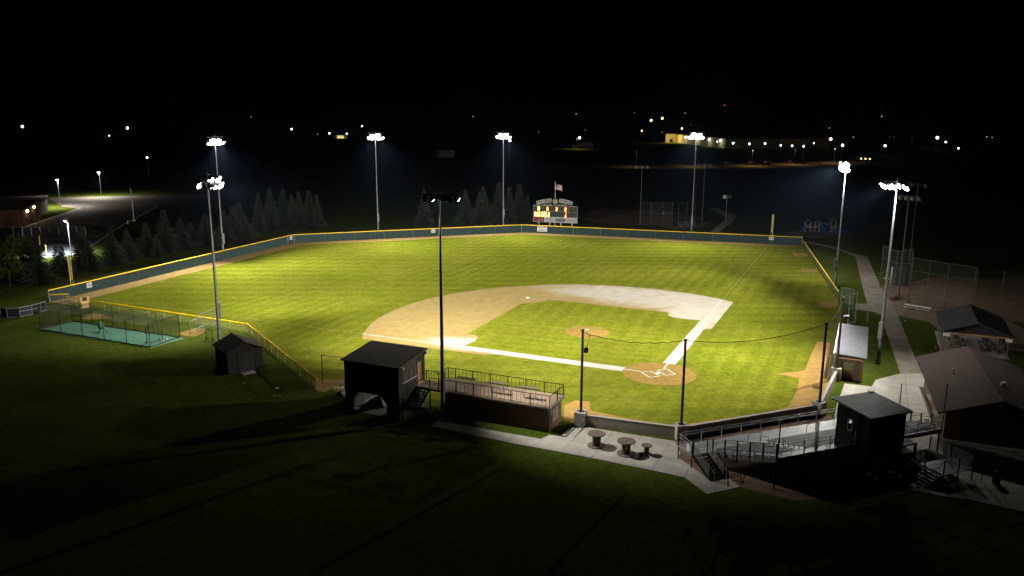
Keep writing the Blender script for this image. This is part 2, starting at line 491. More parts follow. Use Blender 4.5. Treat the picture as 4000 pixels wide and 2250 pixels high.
# ================================================================ GROUND
struct("ground", M().sheet([(-5000, -3000), (5000, -3000), (5000, 6000), (-5000, 6000)], 0.0), "dim_grass")
FENCE = [(-67.44, 60.72), (-28.76, 103.83), (-27.29, 105.13), (24.72, 103.27), (74.46, 65.14)]
field = FENCE + [(44.64, 21.96), (33.6, 9.0), (27.4, 2.8), (17.4, -7.4), (7.8, -15.8), (-7.5, -16.0), (-14.4, -10.2), (-15.6, -8.8), (-24.5, 0.4), (-30.5, 4.6), (-35.56, 7.69), (-40.97, 33.16), (-65.3, 58.8)]
struct("outfield_grass", M().sheet(field, 0.004), "field_grass")

def offset_line(pts, d):
    """inner edge of a strip of width d, to the right of the run of points"""
    out = []
    for i, p in enumerate(pts):
        ns = []
        if i > 0:
            u, _ = unit(pts[i - 1], p); ns.append(Vector((u.y, -u.x, 0)))
        if i < len(pts) - 1:
            u, _ = unit(p, pts[i + 1]); ns.append(Vector((u.y, -u.x, 0)))
        n = sum(ns, Vector()).normalized()
        k = d / max(0.5, n.dot(ns[0]))
        jit = rnd.uniform(-0.15, 0.15)
        out.append((p[0] + n.x * (k + jit), p[1] + n.y * (k + jit)))
    return out
dense = []
for a, b in zip(FENCE, FENCE[1:]):
    n = max(1, int(unit(a, b)[1] / 2.0))
    dense += [(a[0] + (b[0] - a[0]) * i / n, a[1] + (b[1] - a[1]) * i / n) for i in range(n)]
dense.append(FENCE[-1])
inner = offset_line(dense, 3.6)
mb = M()
for i in range(len(dense) - 1):
    mb.quad((*dense[i], 0.008), (*dense[i + 1], 0.008), (*inner[i + 1], 0.008), (*inner[i], 0.008))
struct("warning_track", mb, "track_dirt")

# infield dirt: arc of 28.9 m about the mound, cut 2 m outside the foul lines
CX, CY, RA = 0.4, 18.5, 28.9
arc = []
for i in range(97):
    a = R(-30 + 240 * i / 96)
    x, y = CX + RA * math.cos(a), CY + RA * math.sin(a)
    if (y - x) * S2 > -1.8 and (x + y) * S2 > -1.9: arc.append((x, y))
def line_pt(side, t, off):       # side +1 first-base line, -1 third-base line; off towards foul ground
    return (t * S2 * side + off * S2 * side, t * S2 - off * S2)
def on_arc(side, off):
    lo, hi = 10.0, 60.0
    for _ in range(40):
        md = (lo + hi) / 2; p = line_pt(side, md, off)
        if math.hypot(p[0] - CX, p[1] - CY) < RA: lo = md
        else: hi = md
    return line_pt(side, lo, off)
dirt = [on_arc(1, 1.8)] + arc + [on_arc(-1, 1.9), line_pt(-1, 20.2, 1.7), line_pt(-1, 19.4, 0.95), line_pt(-1, 3.0, 0.85), (0, 1.2), line_pt(1, 3.0, 0.85), line_pt(1, 20.4, 0.85), line_pt(1, 21.2, 1.7)]
struct("infield_dirt", M().sheet(dirt, 0.010), "infield_dirt")
# pale dry base paths
mb = M()
for sd, t1, io in ((1, 24.5, 0.62), (-1, 24.0, 0.75)):
    n = 24
    L0 = [line_pt(sd, 3.2 + (t1 - 3.2) * i / n, 0.82 + rnd.uniform(-.05, .05)) for i in range(n + 1)]
    L1 = [line_pt(sd, 3.2 + (t1 - 3.2) * i / n, -io + rnd.uniform(-.05, .05)) for i in range(n + 1)]
    for i in range(n): mb.quad((*L0[i], .014), (*L0[i + 1], .014), (*L1[i + 1], .014), (*L1[i], .014))
struct("base_path", mb, "dry_dirt")
grass_poly = [line_pt(1, 4.2, -0.62), (17.42, 18.21), (16.2, 19.2), (14.9, 20.6), (14.62, 21.75), (15.0, 22.6), (15.79, 23.38), (9.4, 29.9), (3.18, 36.4), (1.81, 35.86), (0.0, 35.55), (-1.89, 35.85), (-4.49, 33.19), (-9.6, 27.9), (-14.59, 22.71), (-13.9, 21.8), (-13.8, 20.68), (-14.7, 19.2), (-16.64, 17.72), line_pt(-1, 4.2, -0.75), (0, 3.6)]
struct("infield_grass", M().sheet(grass_poly, 0.018), "infield_grass")
def ring(cx, cy, r, n=56, j=0.04): return [(cx + (r + rnd.uniform(-j, j)) * math.cos(2 * math.pi * i / n), cy + (r + rnd.uniform(-j, j)) * math.sin(2 * math.pi * i / n)) for i in range(n)]
struct("home_plate_circle", M().sheet(ring(0.05, 0.1, 4.0), 0.022), "clay")
mb = M().lathe([(2.85, 0.02), (2.0, 0.12), (1.0, 0.24), (0.02, 0.25)], (0.2, 18.2, 0), 40)
struct("pitcher_mound", mb, "clay")
# foul-side dirt by the backstop and the first-base dugout
foul = [(25.1, 4.2), (26.7, 3.1), (19.2, -5.0), (17.0, -7.6), (9.7, -14.0), (8.0, -15.6), (-7.4, -15.8), (-14.2, -10.1), (-15.4, -8.6), (-13.7, -5.1), (-12.2, -4.3), (-10.9, -5.0), (-11.5, -6.2), (-11.9, -7.2), (-10.0, -9.8), (-8.3, -11.6), (-6.6, -13.0), (-5.4, -13.4), (3.8, -13.6), (6.4, -13.1), (8.6, -11.2), (10.5, -9.5), (13.3, -6.6), (12.6, -5.2), (12.0, -4.3), (14.0, -4.5), (15.8, -4.5), (20.5, 0.0)]
struct("foul_ground_dirt", M().sheet(foul, 0.010), "foul_clay")
struct("grandstand_ground", M().sheet([(-9.9, -19.3), (-9.9, -24.1), (-8.3, -24.2), (-8.3, -25.9), (-6.0, -29), (1.0, -30.5), (3.6, -30), (9.3, -24.6), (6.0, -20.4), (8.8, -16.3), (-8.3, -16.4), (-9.2, -18.8)], 0.006), "bare_dirt")  # dirt sheet put in place of grass to darken the shaded ground
for i, q in enumerate([[(66.0, 58.2), (68.1, 56.2), (66.3, 53.8), (63.8, 54.9)], [(56.0, 43.8), (58.5, 42.4), (56.5, 39.6), (54.0, 41.0)], [(40.9, 21.6), (43.2, 20.4), (40.3, 17.5), (38.7, 18.7)]]):
    struct("bullpen_dirt", M().sheet(q, 0.012), "clay")
struct("bullpen_dirt", M().sheet([(-49.3, 35.4), (-47.5, 37.6), (-45.7, 36.7), (-46.3, 35.0), (-47.1, 33.4), (-48.0, 33.7)], 0.012), "clay")
struct("bullpen_dirt", M().sheet([(-61.8, 48.5), (-60.4, 51.3), (-58.2, 48.4), (-58.8, 47.0), (-60.6, 47.0)], 0.012), "clay")
struct("worn_dirt", M().sheet([(-35.75, 10.7), (-34.5, 11.1), (-32.5, 9.8), (-32.7, 8.7), (-33.95, 8.0), (-34.7, 6.9), (-35.1, 6.65), (-35.7, 7.7)], 0.012), "track_dirt")
struct("sapling_mulch", M().sheet([(-39.55 + 0.52 * math.cos(i * .5) * rnd.uniform(.85, 1.1), 7.35 + 0.55 * math.sin(i * .5) * rnd.uniform(.85, 1.1)) for i in range(12)], 0.012), "mulch")

# chalk lines: foul lines and batter's boxes
def stripe(mb, a, b, wd, z):
    u, _ = unit(a, b); n = Vector((-u.y, u.x, 0)) * wd / 2
    mb.quad((a[0] + n.x, a[1] + n.y, z), (b[0] + n.x, b[1] + n.y, z), (b[0] - n.x, b[1] - n.y, z), (a[0] - n.x, a[1] - n.y, z))
for sd, far, lab in ((-1, 88.0, "white chalk foul line running from home plate up the third-base side"), (1, 95.5, "white chalk foul line running from home plate up the first-base side")):
    mb = M(); stripe(mb, line_pt(sd, 2.0, 0), line_pt(sd, 38.6, 0), 0.16, 0.030); o = mb.build("foul_line", "chalk"); tag(o, lab, "foul line")
    mb = M(); stripe(mb, line_pt(sd, 38.8, 0), line_pt(sd, far, 0), 0.055, 0.012); o2 = mb.build("painted_grass_line", "faded_line", o)
for sd, lab in ((-1, "chalk rectangle of the batter's box on the third-base side of home plate"), (1, "chalk rectangle of the batter's box on the first-base side of home plate")):
    mb = M(); i_, o_ = .40 * sd, 1.60 * sd; y0, y1 = -.70, 1.13
    for a, b in (((i_, y0), (i_, y1)), ((o_, y0), (o_, y1)), ((i_ - .06 * sd, y0), (o_ + .06 * sd, y0)), ((i_ - .06 * sd, y1), (o_ + .06 * sd, y1))): stripe(mb, a, b, 0.13, 0.034)
    tag(mb.build("batters_box", "chalk"), lab, "chalk box")
tag(M().prism([(0, 0), (.22, .22), (.22, .43), (-.22, .43), (-.22, .22)], 0.026, 0.045).build("home_plate", "white_paint"), "white five-sided home plate between the two batter's boxes", "home plate")
for p, lab in (((19.2, 19.2), "white square first base on the pale path by the chalk line"), ((0.3, 39.0), "white square second base on the tan dirt behind the mound"), ((-19.2, 19.2), "white square third base on the pale path beside the light pole")):
    o = thing("base_bag", lab, "base", p, R(45)); M().box(-.19, .19, -.19, .19, .012, .08).build("cushion", "white_paint", o); M().box(-.05, .05, -.05, .05, .08, .088).build("strap_plate", "sign_white", o)
tag(M().box(-.1, .5, 18.35, 18.5, .23, .275).build("pitching_rubber", "white_paint"), "white pitching rubber on top of the clay mound", "pitching rubber")

# ---------------------------------------------------------------- paving
def clip(poly, x0, x1, y0, y1):
    def cut(ps, f, ipt):
        out = []
        for i, p in enumerate(ps):
            q = ps[(i + 1) % len(ps)]
            if f(p): out.append(p)
            if f(p) != f(q): out.append(ipt(p, q))
        return out
    def ix(c): return lambda p, q: (c, p[1] + (q[1] - p[1]) * (c - p[0]) / (q[0] - p[0]))
    def iy(c): return lambda p, q: (p[0] + (q[0] - p[0]) * (c - p[1]) / (q[1] - p[1]), c)
    for f, g_ in ((lambda p: p[0] >= x0, ix(x0)), (lambda p: p[0] <= x1, ix(x1)), (lambda p: p[1] >= y0, iy(y0)), (lambda p: p[1] <= y1, iy(y1))):
        poly = cut(poly, f, g_)
        if len(poly) < 3: return []
    return poly
def area(ps): return abs(sum(p[0] * q[1] - q[0] * p[1] for p, q in zip(ps, ps[1:] + ps[:1]))) / 2
def paving(name, poly, cell, ang, zt=0.05, m="concrete"):
    """a bed with one slab per cell, joints left open between them"""
    ca, sa = math.cos(ang), math.sin(ang)
    loc = [(x * ca + y * sa, -x * sa + y * ca) for x, y in poly]
    bed = struct(name, M().sheet(poly, 0.016), "asphalt")
    xs = [p[0] for p in loc]; ys = [p[1] for p in loc]
    x = min(xs)
    while x < max(xs):
        y = min(ys)
        while y < max(ys):
            q = clip(loc, x, x + cell, y, y + cell)
            if len(q) >= 3 and area(q) > 0.08:
                cx = sum(p[0] for p in q) / len(q); cy = sum(p[1] for p in q) / len(q)
                q = [(cx + (p[0] - cx) * (1 - .012), cy + (p[1] - cy) * (1 - .012)) for p in q]
                wq = [(p[0] * ca - p[1] * sa, p[0] * sa + p[1] * ca) for p in q]
                M().prism(wq, 0.0, zt + rnd.uniform(-.003, .003)).build("slab", m, bed)
            y += cell
        x += cell
    return bed
plaza = [(-27.4, -5.65), (-26.35, -4.75), (-21.1, -10.0), (-19.1, -12.0), (-18.0, -11.45), (-17.07, -12.3), (-15.5, -10.75), (-13.9, -11.2), (-8.4, -16.5), (-9.3, -18.9), (-9.9, -19.3), (-10.0, -24.2), (-8.36, -24.3), (-8.45, -25.8), (-11.5, -25.9), (-11.5, -22.9), (-13.3, -20.85), (-15.8, -18.1), (-18.2, -15.6), (-21.8, -12.0)]
paving("plaza_pavement", plaza, 2.6, R(-45))
conc = [(16.6, -9.6), (18.6, -11.4), (20.6, -9.8), (24.4, -9.2), (27.06, -9.94), (26.6, -14.5), (21.5, -15.4), (14.0, -24.2), (17.0, -27.2), (24, -33), (20, -40), (8, -36), (6.2, -33.5), (4.86, -32.5), (4.2, -31.7), (3.64, -31.0), (3.63, -30.0), (4.0, -28.8), (9.5, -24.5), (6.2, -20.5), (9.0, -16.4)]
paving("concourse_pavement", conc, 3.0, R(45))
walk = [(24.4, -9.2), (24.8, -9.1), (38.99, 7.22), (43.24, 11.98), (43.5, 13.7), (42.2, 15.8), (44.6, 18.5), (46.4, 17.9), (59.9, 33.3), (74.8, 50.1), (77.2, 57.0), (77.9, 61.6), (78.0, 68.5), (79.4, 68.4), (79.3, 61.5), (77.3, 53.5), (77.0, 49.3), (67.5, 38.1), (58.1, 27.0), (50.2, 17.0), (45.05, 10.7), (35.2, -0.5), (27.06, -9.94)]
paving("walkway", walk, 3.2, R(49), m="walk_concrete")
struct("softball_apron", M().sheet([(46.4, 17.9), (57.4, 27.3), (61.5, 27.0), (66, 24), (60, 8), (52, -6), (44.8, -8.0), (44.8, 4.0), (46.0, 6.3), (45.6, 9.0), (45.1, 10.7), (50.2, 17.0)], 0.007), "gravel_earth")
struct("softball_infield", M().sheet([(53, 16.5), (54.5, 20), (62, 26), (72, 30), (88, 24), (98, 8), (96, -12), (80, -20), (62, -8), (54, 10)], 0.011), "bare_dirt")
struct("far_softball_infield", M().sheet([(57.1, 104.2), (59.9, 103.8), (62, 102), (68, 104), (75, 105.5), (82, 112), (80, 130), (62, 138), (46, 126), (50, 110)], 0.007), "bare_dirt")
struct("bleacher_pad", M().sheet([(61.3, 100.8), (60.4, 98.6), (60.3, 96.6), (61.4, 94.9), (65.5, 95.3), (69.0, 95.6), (79.7, 105.3), (70, 102)], 0.009), "gravel_earth")
struct("far_path", M().sheet([(67.1, 88.5), (69.0, 87.5), (82.1, 100.5), (92, 112), (98, 130), (95, 130), (86.4, 108.6)], 0.009), "concrete")
struct("playground_pad", M().prism([(83.4, 81.6), (89.2, 83.0), (97.0, 80.4), (97.6, 74.5), (84.3, 72.3)], 0.0, 0.06), "mulch")
struct("parking_lot", M().sheet([(-91.9, 225), (-43, 222), (-46, 200), (-57.6, 188), (-63.7, 150), (-66.5, 131.5), (-67.9, 112), (-70, 102.5), (-77, 102), (-86, 135), (-85.9, 151), (-78.5, 188.6), (-84, 196)], 0.008), "lot_asphalt")
struct("court_surface", M().sheet([(-75.5, 103), (-69.6, 104.2), (-71.5, 118.5), (-78, 119)], 0.012), "court")
for k, (a, b) in enumerate((((-86.0, 150.5), (-78.3, 188.5)), ((-63.7, 150), (-67.9, 112.5)), ((-57.6, 188), (-63.7, 150)))):
    struct("kerb", M().bar((*a, .07), (*b, .07), .35 if k else .9, .14), "concrete")
struct("distant_road", M().sheet([(120, 300), (157, 283), (222, 265), (266, 272.7), (330, 268), (345, 300), (298, 308.6), (256, 307), (176, 314), (120, 335)], 0.02), "worn_road")

# ================================================================ FENCES
fence = thing("outfield_fence", "long dark green outfield fence with bright yellow cap", "fence", (-67.44, 60.72))
fo = (-67.44, 60.72, 0); FH = 1.72
for a, b in zip(FENCE, FENCE[1:]):
    u, ln = unit(a, b); n = max(1, round(ln / 6.2)); nn = Vector((u.y, -u.x, 0)) * .045
    M(fo).tube((a[0] + u.x * .03, a[1] + u.y * .03, FH + .02), (b[0] - u.x * .03, b[1] - u.y * .03, FH + .02), 0.085, n=8).build("yellow_cap", "yellow_cap", fence)
    for i in range(n):
        p = Vector((a[0], a[1], 0)) + u * (ln * i / n + .015); q = Vector((a[0], a[1], 0)) + u * (ln * (i + 1) / n - .015)
        mb = M(fo); k = 4
        rows = [[p.lerp(q, j / k) + nn * (0.6 + rnd.uniform(-.35, .35)) + Vector((0, 0, z)) for j in range(k + 1)] for z in (.03, .85, FH - .03)]
        for r_ in range(2):
            for j in range(k): mb.quad(rows[r_][j], rows[r_][j + 1], rows[r_ + 1][j + 1], rows[r_ + 1][j])
        mb.build("windscreen_panel", "windscreen", fence)
        bp = Vector((a[0], a[1], 0)) + u * (ln * i / n)
        M(fo).tube(tuple(bp - nn * 1.2), (bp.x - nn.x * 1.2, bp.y - nn.y * 1.2, FH), .04, n=6).build("post", "galvanised", fence)
for p in FENCE:
    M(fo).tube((*p, 0), (p[0], p[1], FH + .12), .055, n=8).build("corner_post", "galvanised", fence)

def low_fence(name, label, pts, h, mesh, cap="yellow_cap", sp=3.0, post="galvanised"):
    f = thing(name, label, "fence", pts[0]); of = (*pts[0], 0)
    for a, b in zip(pts, pts[1:]):
        u, ln = unit(a, b); n = max(1, round(ln / sp))
        if cap: M(of).tube((a[0] + u.x * .05, a[1] + u.y * .05, h), (b[0] - u.x * .05, b[1] - u.y * .05, h), .075, n=8).build("yellow_cap", cap, f)
        else: M(of).tube((*a, h), (*b, h), .03, n=6).build("top_rail", post, f)
        M(of).quad((*a, .03), (*b, .03), (*b, h - .02), (*a, h - .02)).build("chain_link_mesh", mesh, f)
        for i in range(n):
            p = Vector((a[0], a[1], 0)) + u * (ln * i / n)
            M(of).tube(tuple(p), (p.x, p.y, h), .03, n=6).build("post", post, f)
    p = pts[-1]; M(of).tube((*p, 0), (*p, h), .035, n=6).build("post", post, f)
    return f
low_fence("chain_link_fence", "low chain link fence with yellow cap between batting cage and outfield", [(-65.33, 58.77), (-40.97, 33.16)], 1.15, "chainlink")
low_fence("chain_link_fence", "low yellow-capped fence with pale scrim slanting past the black shed", [(-40.97, 33.16), (-35.56, 7.69)], 1.18, "fence_scrim", sp=2.7)
low_fence("chain_link_fence", "short yellow-capped fence stub at the left field corner", [(-67.3, 60.5), (-64.7, 60.1)], 1.15, "chainlink")
low_fence("chain_link_fence", "low yellow-capped fence along the first-base outfield side by the walkway", [(74.4, 64.9), (44.7, 22.0)], 1.15, "chainlink")
# tall galvanised gates at the first-base end
g_ = thing("walk_gate", "tall galvanised gate frame where the yellow-capped fence ends", "gate", (43.2, 19.9), R(-67))
M().tube((0, 0, 0), (0, 0, 2.4), .04).build("post", "galvanised", g_); M().tube((1.9, 0, 0), (1.9, 0, 2.4), .04).build("post", "galvanised", g_)
for z in (.15, 1.2, 2.36): M().tube((0.04, 0, z), (1.86, 0, z), .03, n=6).build("rail", "galvanised", g_)
M().quad((0, 0, .1), (1.9, 0, .1), (1.9, 0, 2.3), (0, 0, 2.3)).build("chain_link_mesh", "chainlink", g_)
g2 = thing("dugout_screen", "tall chain link screen frame at far end of the silver-roofed dugout", "screen", (34.6, 9.2), R(20))
for x in (0, 2.0, 4.4): M().tube((x, -.6 * (x > 3), 0), (x, -.6 * (x > 3), 4.3 - .8 * (x > 3)), .045).build("post", "galvanised", g2)
for z in (.2, 2.2, 4.2): M().tube((0, 0, z), (2.0, 0, z), .03, n=6).build("rail", "galvanised", g2)
M().quad((0, 0, .1), (2, 0, .1), (2, 0, 4.2), (0, 0, 4.2)).build("chain_link_mesh", "chainlink", g2)
M().bar((0, 0, 4.2), (2, 0, .3), .04).build("brace", "galvanised", g2)
tl = thing("tall_fence_panel", "tall thin chain link panel left of the black announcer booth", "fence", (-34.7, 9.92), R(-36))
for x in (0, 3.4): M().tube((x, 0, 0), (x, 0, 3.0), .045).build("post", "black_steel", tl)
for z in (.1, 1.55, 2.95): M().tube((0, 0, z), (3.4, 0, z), .028, n=6).build("rail", "galvanised", tl)
M().quad((0, 0, .05), (3.4, 0, .05), (3.4, 0, 2.95), (0, 0, 2.95)).build("chain_link_mesh", "chainlink", tl)

# foul poles
for p, lab, wing in (((-64.9, 64.4), "yellow foul pole at the left field corner with side mesh", 1), ((70.2, 69.7), "yellow foul pole at the right field corner with side mesh", -1)):
    f = thing("foul_pole", lab, "foul pole", p, R(-21))
    M().tube((0, 0, 0), (0, 0, 6.3), .06).build("pole", "yellow_paint", f)
    M().tube((.38 * wing, 0, 0), (.38 * wing, 0, 6.3), .03, n=6).build("wing_post", "yellow_paint", f)
    M().quad((0, 0, 2.5), (.38 * wing, 0, 2.5), (.38 * wing, 0, 6.3), (0, 0, 6.3)).build("mesh_wing", "yellow_mesh", f)
    for z in (2.5, 3.4, 4.4, 5.4, 6.28): M().tube((0, 0, z), (.38 * wing, 0, z), .028, n=6).build("crossbar", "yellow_paint", f)
# distance boards and the advert on the fence
def fence_board(txt, p, wd, ht, lab):
    best = None
    for a, b in zip(FENCE, FENCE[1:]):
        u, ln = unit(a, b); t = max(0, min(ln, (Vector((*p, 0)) - Vector((*a, 0))).dot(u)))
        q = Vector((*a, 0)) + u * t; d = (q - Vector((*p, 0))).length
        if best is None or d < best[0]: best = (d, q, u)
    _, q, u = best; n = Vector((u.y, -u.x, 0)); rz = math.atan2(u.y, u.x)
    o = thing("distance_board" if len(txt) == 1 else "advert_board", lab, "sign", tuple(q + n * .13), rz)
    o.location.z = FH - .16 - ht
    M().box(-wd / 2, wd / 2, -.012, .012, 0, ht).build("panel", "sign_white", o)
    if len(txt) == 1: lettering(txt[0], ht * .62, "ink", o, (0, -.018, ht * .47), (R(90), 0, 0), .004, .008)
    else:
        for k, (t_, s_, z_) in enumerate(txt): lettering(t_, s_, "ink", o, (0, -.018, z_), (R(90), 0, 0), .004, .006)
fence_board(["300"], (-62.7, 66.0), .95, .78, "white board reading 300 on the fence beside the left foul pole")
fence_board(["363"], (-28.1, 104.4), .75, .75, "white board reading 363 at the left-center fence angle")
fence_board(["385"], (3.4, 104.0), .85, .72, "white board reading 385 on the center field fence")
fence_board(["325"], (69.4, 69.0), .95, .70, "white board reading 325 on the fence beside the right foul pole")
fence_board([("Johnson Siding", .30, .92), ("Insured  Licensed", .15, .55), ("884 487 9804", .28, .24)], (28.7, 100.2), 2.35, 1.2, "white advert board with blue lettering under the scoreboard")

# ================================================================ FLOODLIGHT POLES
def can_mesh():
    mb = M()
    prof = [(.10, -.20), (.22, -.17), (.31, -.02), (.37, .12), (.39, .20)]
    n = 14
    vs = []
    for r, x in prof:
        for i in range(n):
            t = 2 * math.pi * i / n; vs.append((x, r * math.cos(t), r * math.sin(t)))
    fs = [(a * n + i, a * n + (i + 1) % n, (a + 1) * n + (i + 1) % n, (a + 1) * n + i) for a in range(4) for i in range(n)]
    fs.append(tuple(range(n)))
    mb.add(vs, fs)
    vs = []; k = 8            # visor over the mouth
    for x, r in ((.20, .395), (.34, .41)):
        for i in range(k): t = R(20 + 140 * i / (k - 1)); vs.append((x, r * math.cos(t), r * math.sin(t)))
    mb.add(vs, [(i, i + 1, k + i + 1, k + i) for i in range(k - 1)])
    return mb
_can = can_mesh(); _can.smooth = True
_c = _can.build("floodlight", "dark_can"); CAN = _c.data; bpy.data.objects.remove(_c)
_l = M()
for _k, (_r, _x) in enumerate(((.37, .17), (.30, .27), (.17, .33))):
    _l.v += [(_x, _r * math.cos(2 * math.pi * i / 14), _r * math.sin(2 * math.pi * i / 14)) for i in range(14)]
_l.f = [(a * 14 + i, a * 14 + (i + 1) % 14, (a + 1) * 14 + (i + 1) % 14, (a + 1) * 14 + i) for a in range(2) for i in range(14)] + [tuple(range(28, 42))]
_c = _l.build("lens", "flood_lens"); LENS = _c.data; bpy.data.objects.remove(_c)
BIG = 1.2
def light_pole(label, p, h, rows, per, aims, power, wood=False, box=3.0, boxside=0.0, arm=3.4, spread=1.0, tint=(1.0, 0.955, 0.87), cone=92, face=None, halo_power=1300, big=1.25):
    c = Vector((sum(a[0] for a in aims) / len(aims), sum(a[1] for a in aims) / len(aims), 0))
    d = (c - Vector((*p, 0))).normalized(); rz = math.atan2(d.y, d.x) if face is None else face
    o = thing("floodlight_pole", label, "light pole", p, rz)
    M().tube((0, 0, 0), (0, 0, h * .3), .22, .17, 12).build("pole_base", "pole_steel", o)
    M().tube((0, 0, h * .3), (0, 0, h + .35), .17, .07, 12).build("pole", "pole_steel", o)
    if box: M().box(.16, .46, -.22, .22, box, box + 2.0).build("ballast_box", "pole_steel", o)
    rot = Matrix.Rotation(-rz, 3, 'Z')
    k = 0
    for r_ in range(rows):
        z = h - r_ * (.8 if h < 22 else .62)
        M().box(-.06, .06, -arm / 2, arm / 2, z - .05, z + .05).build("crossarm", "pole_steel", o)
        nf = per if (rows == 1 or r_ == rows - 1) else max(2, per - (2 if h > 22 else 1))
        for i in range(nf):
            y = -arm / 2 * nf / per + arm * (i + .5) / per + rnd.uniform(-.05, .05)
            a = aims[k % min(4, len(aims))]; k += 1
            tgt = rot @ (Vector((a[0], a[1], 0)) - Vector((p[0], p[1], 0)))
            pos = Vector((.18, y, z - .30 + rnd.uniform(-.07, .07)))
            q = (tgt - pos).to_track_quat('X', 'Z').to_euler()
            cn = link("floodlight", CAN, o, pos, q, (big,) * 3)
            link("lens", LENS, cn)
    if halo_power:  # added omni light at the head, only to raise a halo in the haze
        L = bpy.data.lights.new("halo_light", 'POINT'); L.energy = halo_power * FLOOD; L.shadow_soft_size = .5; L.color = tint
        lo = bpy.data.objects.new("halo_light", L); col.objects.link(lo); lo.parent = o; lo.location = (.9, 0, h - .9)
    for i, a in enumerate(aims):
        L = bpy.data.lights.new("flood_beam", 'SPOT')
        L.energy = power * FLOOD * (a[2] if len(a) > 2 else 1.0)
        L.spot_size = R(a[3] if len(a) > 3 else cone); L.spot_blend = 1.0; L.shadow_soft_size = 0.35; L.color = tint
        lo = bpy.data.objects.new("flood_beam", L); col.objects.link(lo); lo.parent = o
        y = -arm / 2 + arm * (i + .5) / len(aims)
        tgt = rot @ (Vector((a[0], a[1], 0)) - Vector((p[0], p[1], 0)))
        pos = Vector((.85, y, h - .75 - (rows - 1) * .4))
        lo.location = pos
        lo.rotation_euler = (tgt - pos).to_track_quat('-Z', 'Y').to_euler()
    return o
PW = 62000
light_pole("lit floodlight pole behind the left field fence among the spruces", (-42.17, 89.48), 23.0, 2, 5, [(-32, 70), (-18, 80), (-48, 70, 1.3)], PW * 1.3, cone=76)
light_pole("lit floodlight pole with two rows of lamps beside the black shed", (-44.4, 29.3), 20.4, 2, 5, [(-4, 8), (-14, 20), (0, 50, 1.3), (-26, 62, 2.2), (-50, 42, .75, 100)], PW * .8, cone=76, face=R(62))
light_pole("tall unlit-looking floodlight pole beside the viewing deck, lamps facing away", (-25.83, -4.77), 20.8, 1, 6, [(0, 2), (-10, 20), (14, 62, 1.7), (-24, 58, 2.4), (-12, -12, .70, 58)], PW * .8, box=2.6, cone=76, halo_power=0, big=.85)
light_pole("lit floodlight pole behind the left-center fence, middle left", (-7.99, 110.01), 23.0, 2, 5, [(-16, 90), (2, 90), (-8, 86)], PW * .75, cone=76)
light_pole("lit floodlight pole left of the scoreboard among dark spruces", (22.22, 108.91), 23.0, 2, 5, [(10, 90), (30, 88), (16, 86)], PW * .7, cone=76)
light_pole("lit floodlight pole right of the scoreboard by the far backstop", (57.97, 82.45), 23.5, 2, 5, [(44, 64), (36, 72), (54, 60, .8)], PW * .7, cone=76)
light_pole("lit floodlight pole outside the first-base fence, two rows of lamps", (49.36, 27.79), 20.4, 2, 4, [(14, 22), (26, 42), (4, 6), (-46, 78, 1.8, 60), (12, 80, 1.4), (54, 20, .18, 105), (58, 46, .6, 84)], PW * .8, cone=68)
light_pole("lit floodlight pole on the grass between dugout roof and walkway", (25.23, -5.54), 20.6, 1, 5, [(0, 0), (8, 16), (-8, 12), (-44, 62, 2.0, 60), (22, 70, 1.6), (20, -11, .27, 96), (11, -3, .95, 72), (16, 12, .8, 70)], PW * .85, arm=2.8, cone=66, face=R(205))
# unlit ball-field poles
def dark_pole(label, p, h, n, rz):
    o = thing("unlit_floodlight_pole", label, "light pole", p, rz)
    M().tube((0, 0, 0), (0, 0, h), .15, .08, 10).build("pole", "dull_steel", o)
    M().box(-.05, .05, -1.5, 1.5, h - .1, h).build("crossarm", "dull_steel", o)
    for i in range(n):
        link("floodlight", CAN_A, o, (.15, -1.35 + 2.7 * i / (n - 1), h - .3), (0, R(35), 0))
CAN_A = CAN.copy(); CAN_A.materials.clear(); CAN_A.materials.append(MATS["aluminium"])
dark_pole("unlit lamp pole beside the right softball backstop", (53.4, 18.8), 15.8, 4, R(20))
dark_pole("unlit lamp pole at the left edge of the far softball backstop", (57.14, 104.2), 14.8, 3, R(60))
dark_pole("faint unlit lamp pole right of the far softball backstop", (75.5, 104.3), 14.9, 3, R(60))
dark_pole("thin unlit pole behind the black scoreboard cabinet at right", (79.3, 41.1), 15.0, 2, R(20))

# ================================================================ THIRD-BASE SIDE: booth, deck, stairs (local axes: x towards backstop, y towards field)
RZ = R(-45)
def st_thing(name, label, cat, s, t):
    o = thing(name, label, cat, ST(s, t), RZ); return o, (s, t, 0)
bo, of = st_thing("announcer_booth", "black metal-sided two-storey announcer booth with sloped ribbed roof", "building", -21.5, -20.9)
def rz_(t): return 5.05 + (t + 23.4) * .45 / 5.0      # roof height over t
mb = M(of)                                              # rear wall with the chamfered drive-through opening
mb.box(-24.5, -23.55, -23.3, -23.15, 0, 2.1).box(-19.9, -18.5, -23.3, -23.15, 0, 2.1).box(-24.5, -18.5, -23.3, -23.15, 2.1, 4.98)
mb.add([(-23.55, -23.3, 1.5), (-23.55, -23.3, 2.1), (-22.95, -23.3, 2.1), (-23.55, -23.15, 1.5), (-23.55, -23.15, 2.1), (-22.95, -23.15, 2.1)], [(0, 1, 2), (3, 5, 4), (0, 2, 5, 3)])
mb.add([(-19.9, -23.3, 1.2), (-19.9, -23.3, 2.1), (-20.5, -23.3, 2.1), (-19.9, -23.15, 1.2), (-19.9, -23.15, 2.1), (-20.5, -23.15, 2.1)], [(0, 2, 1), (3, 4, 5), (0, 3, 5, 2)])
mb.build("rear_wall", "black_siding", bo)
M(of).box(-24.5, -24.36, -23.14, -18.6, 0, 5.0).build("side_wall", "black_siding", bo)
mb = M(of)
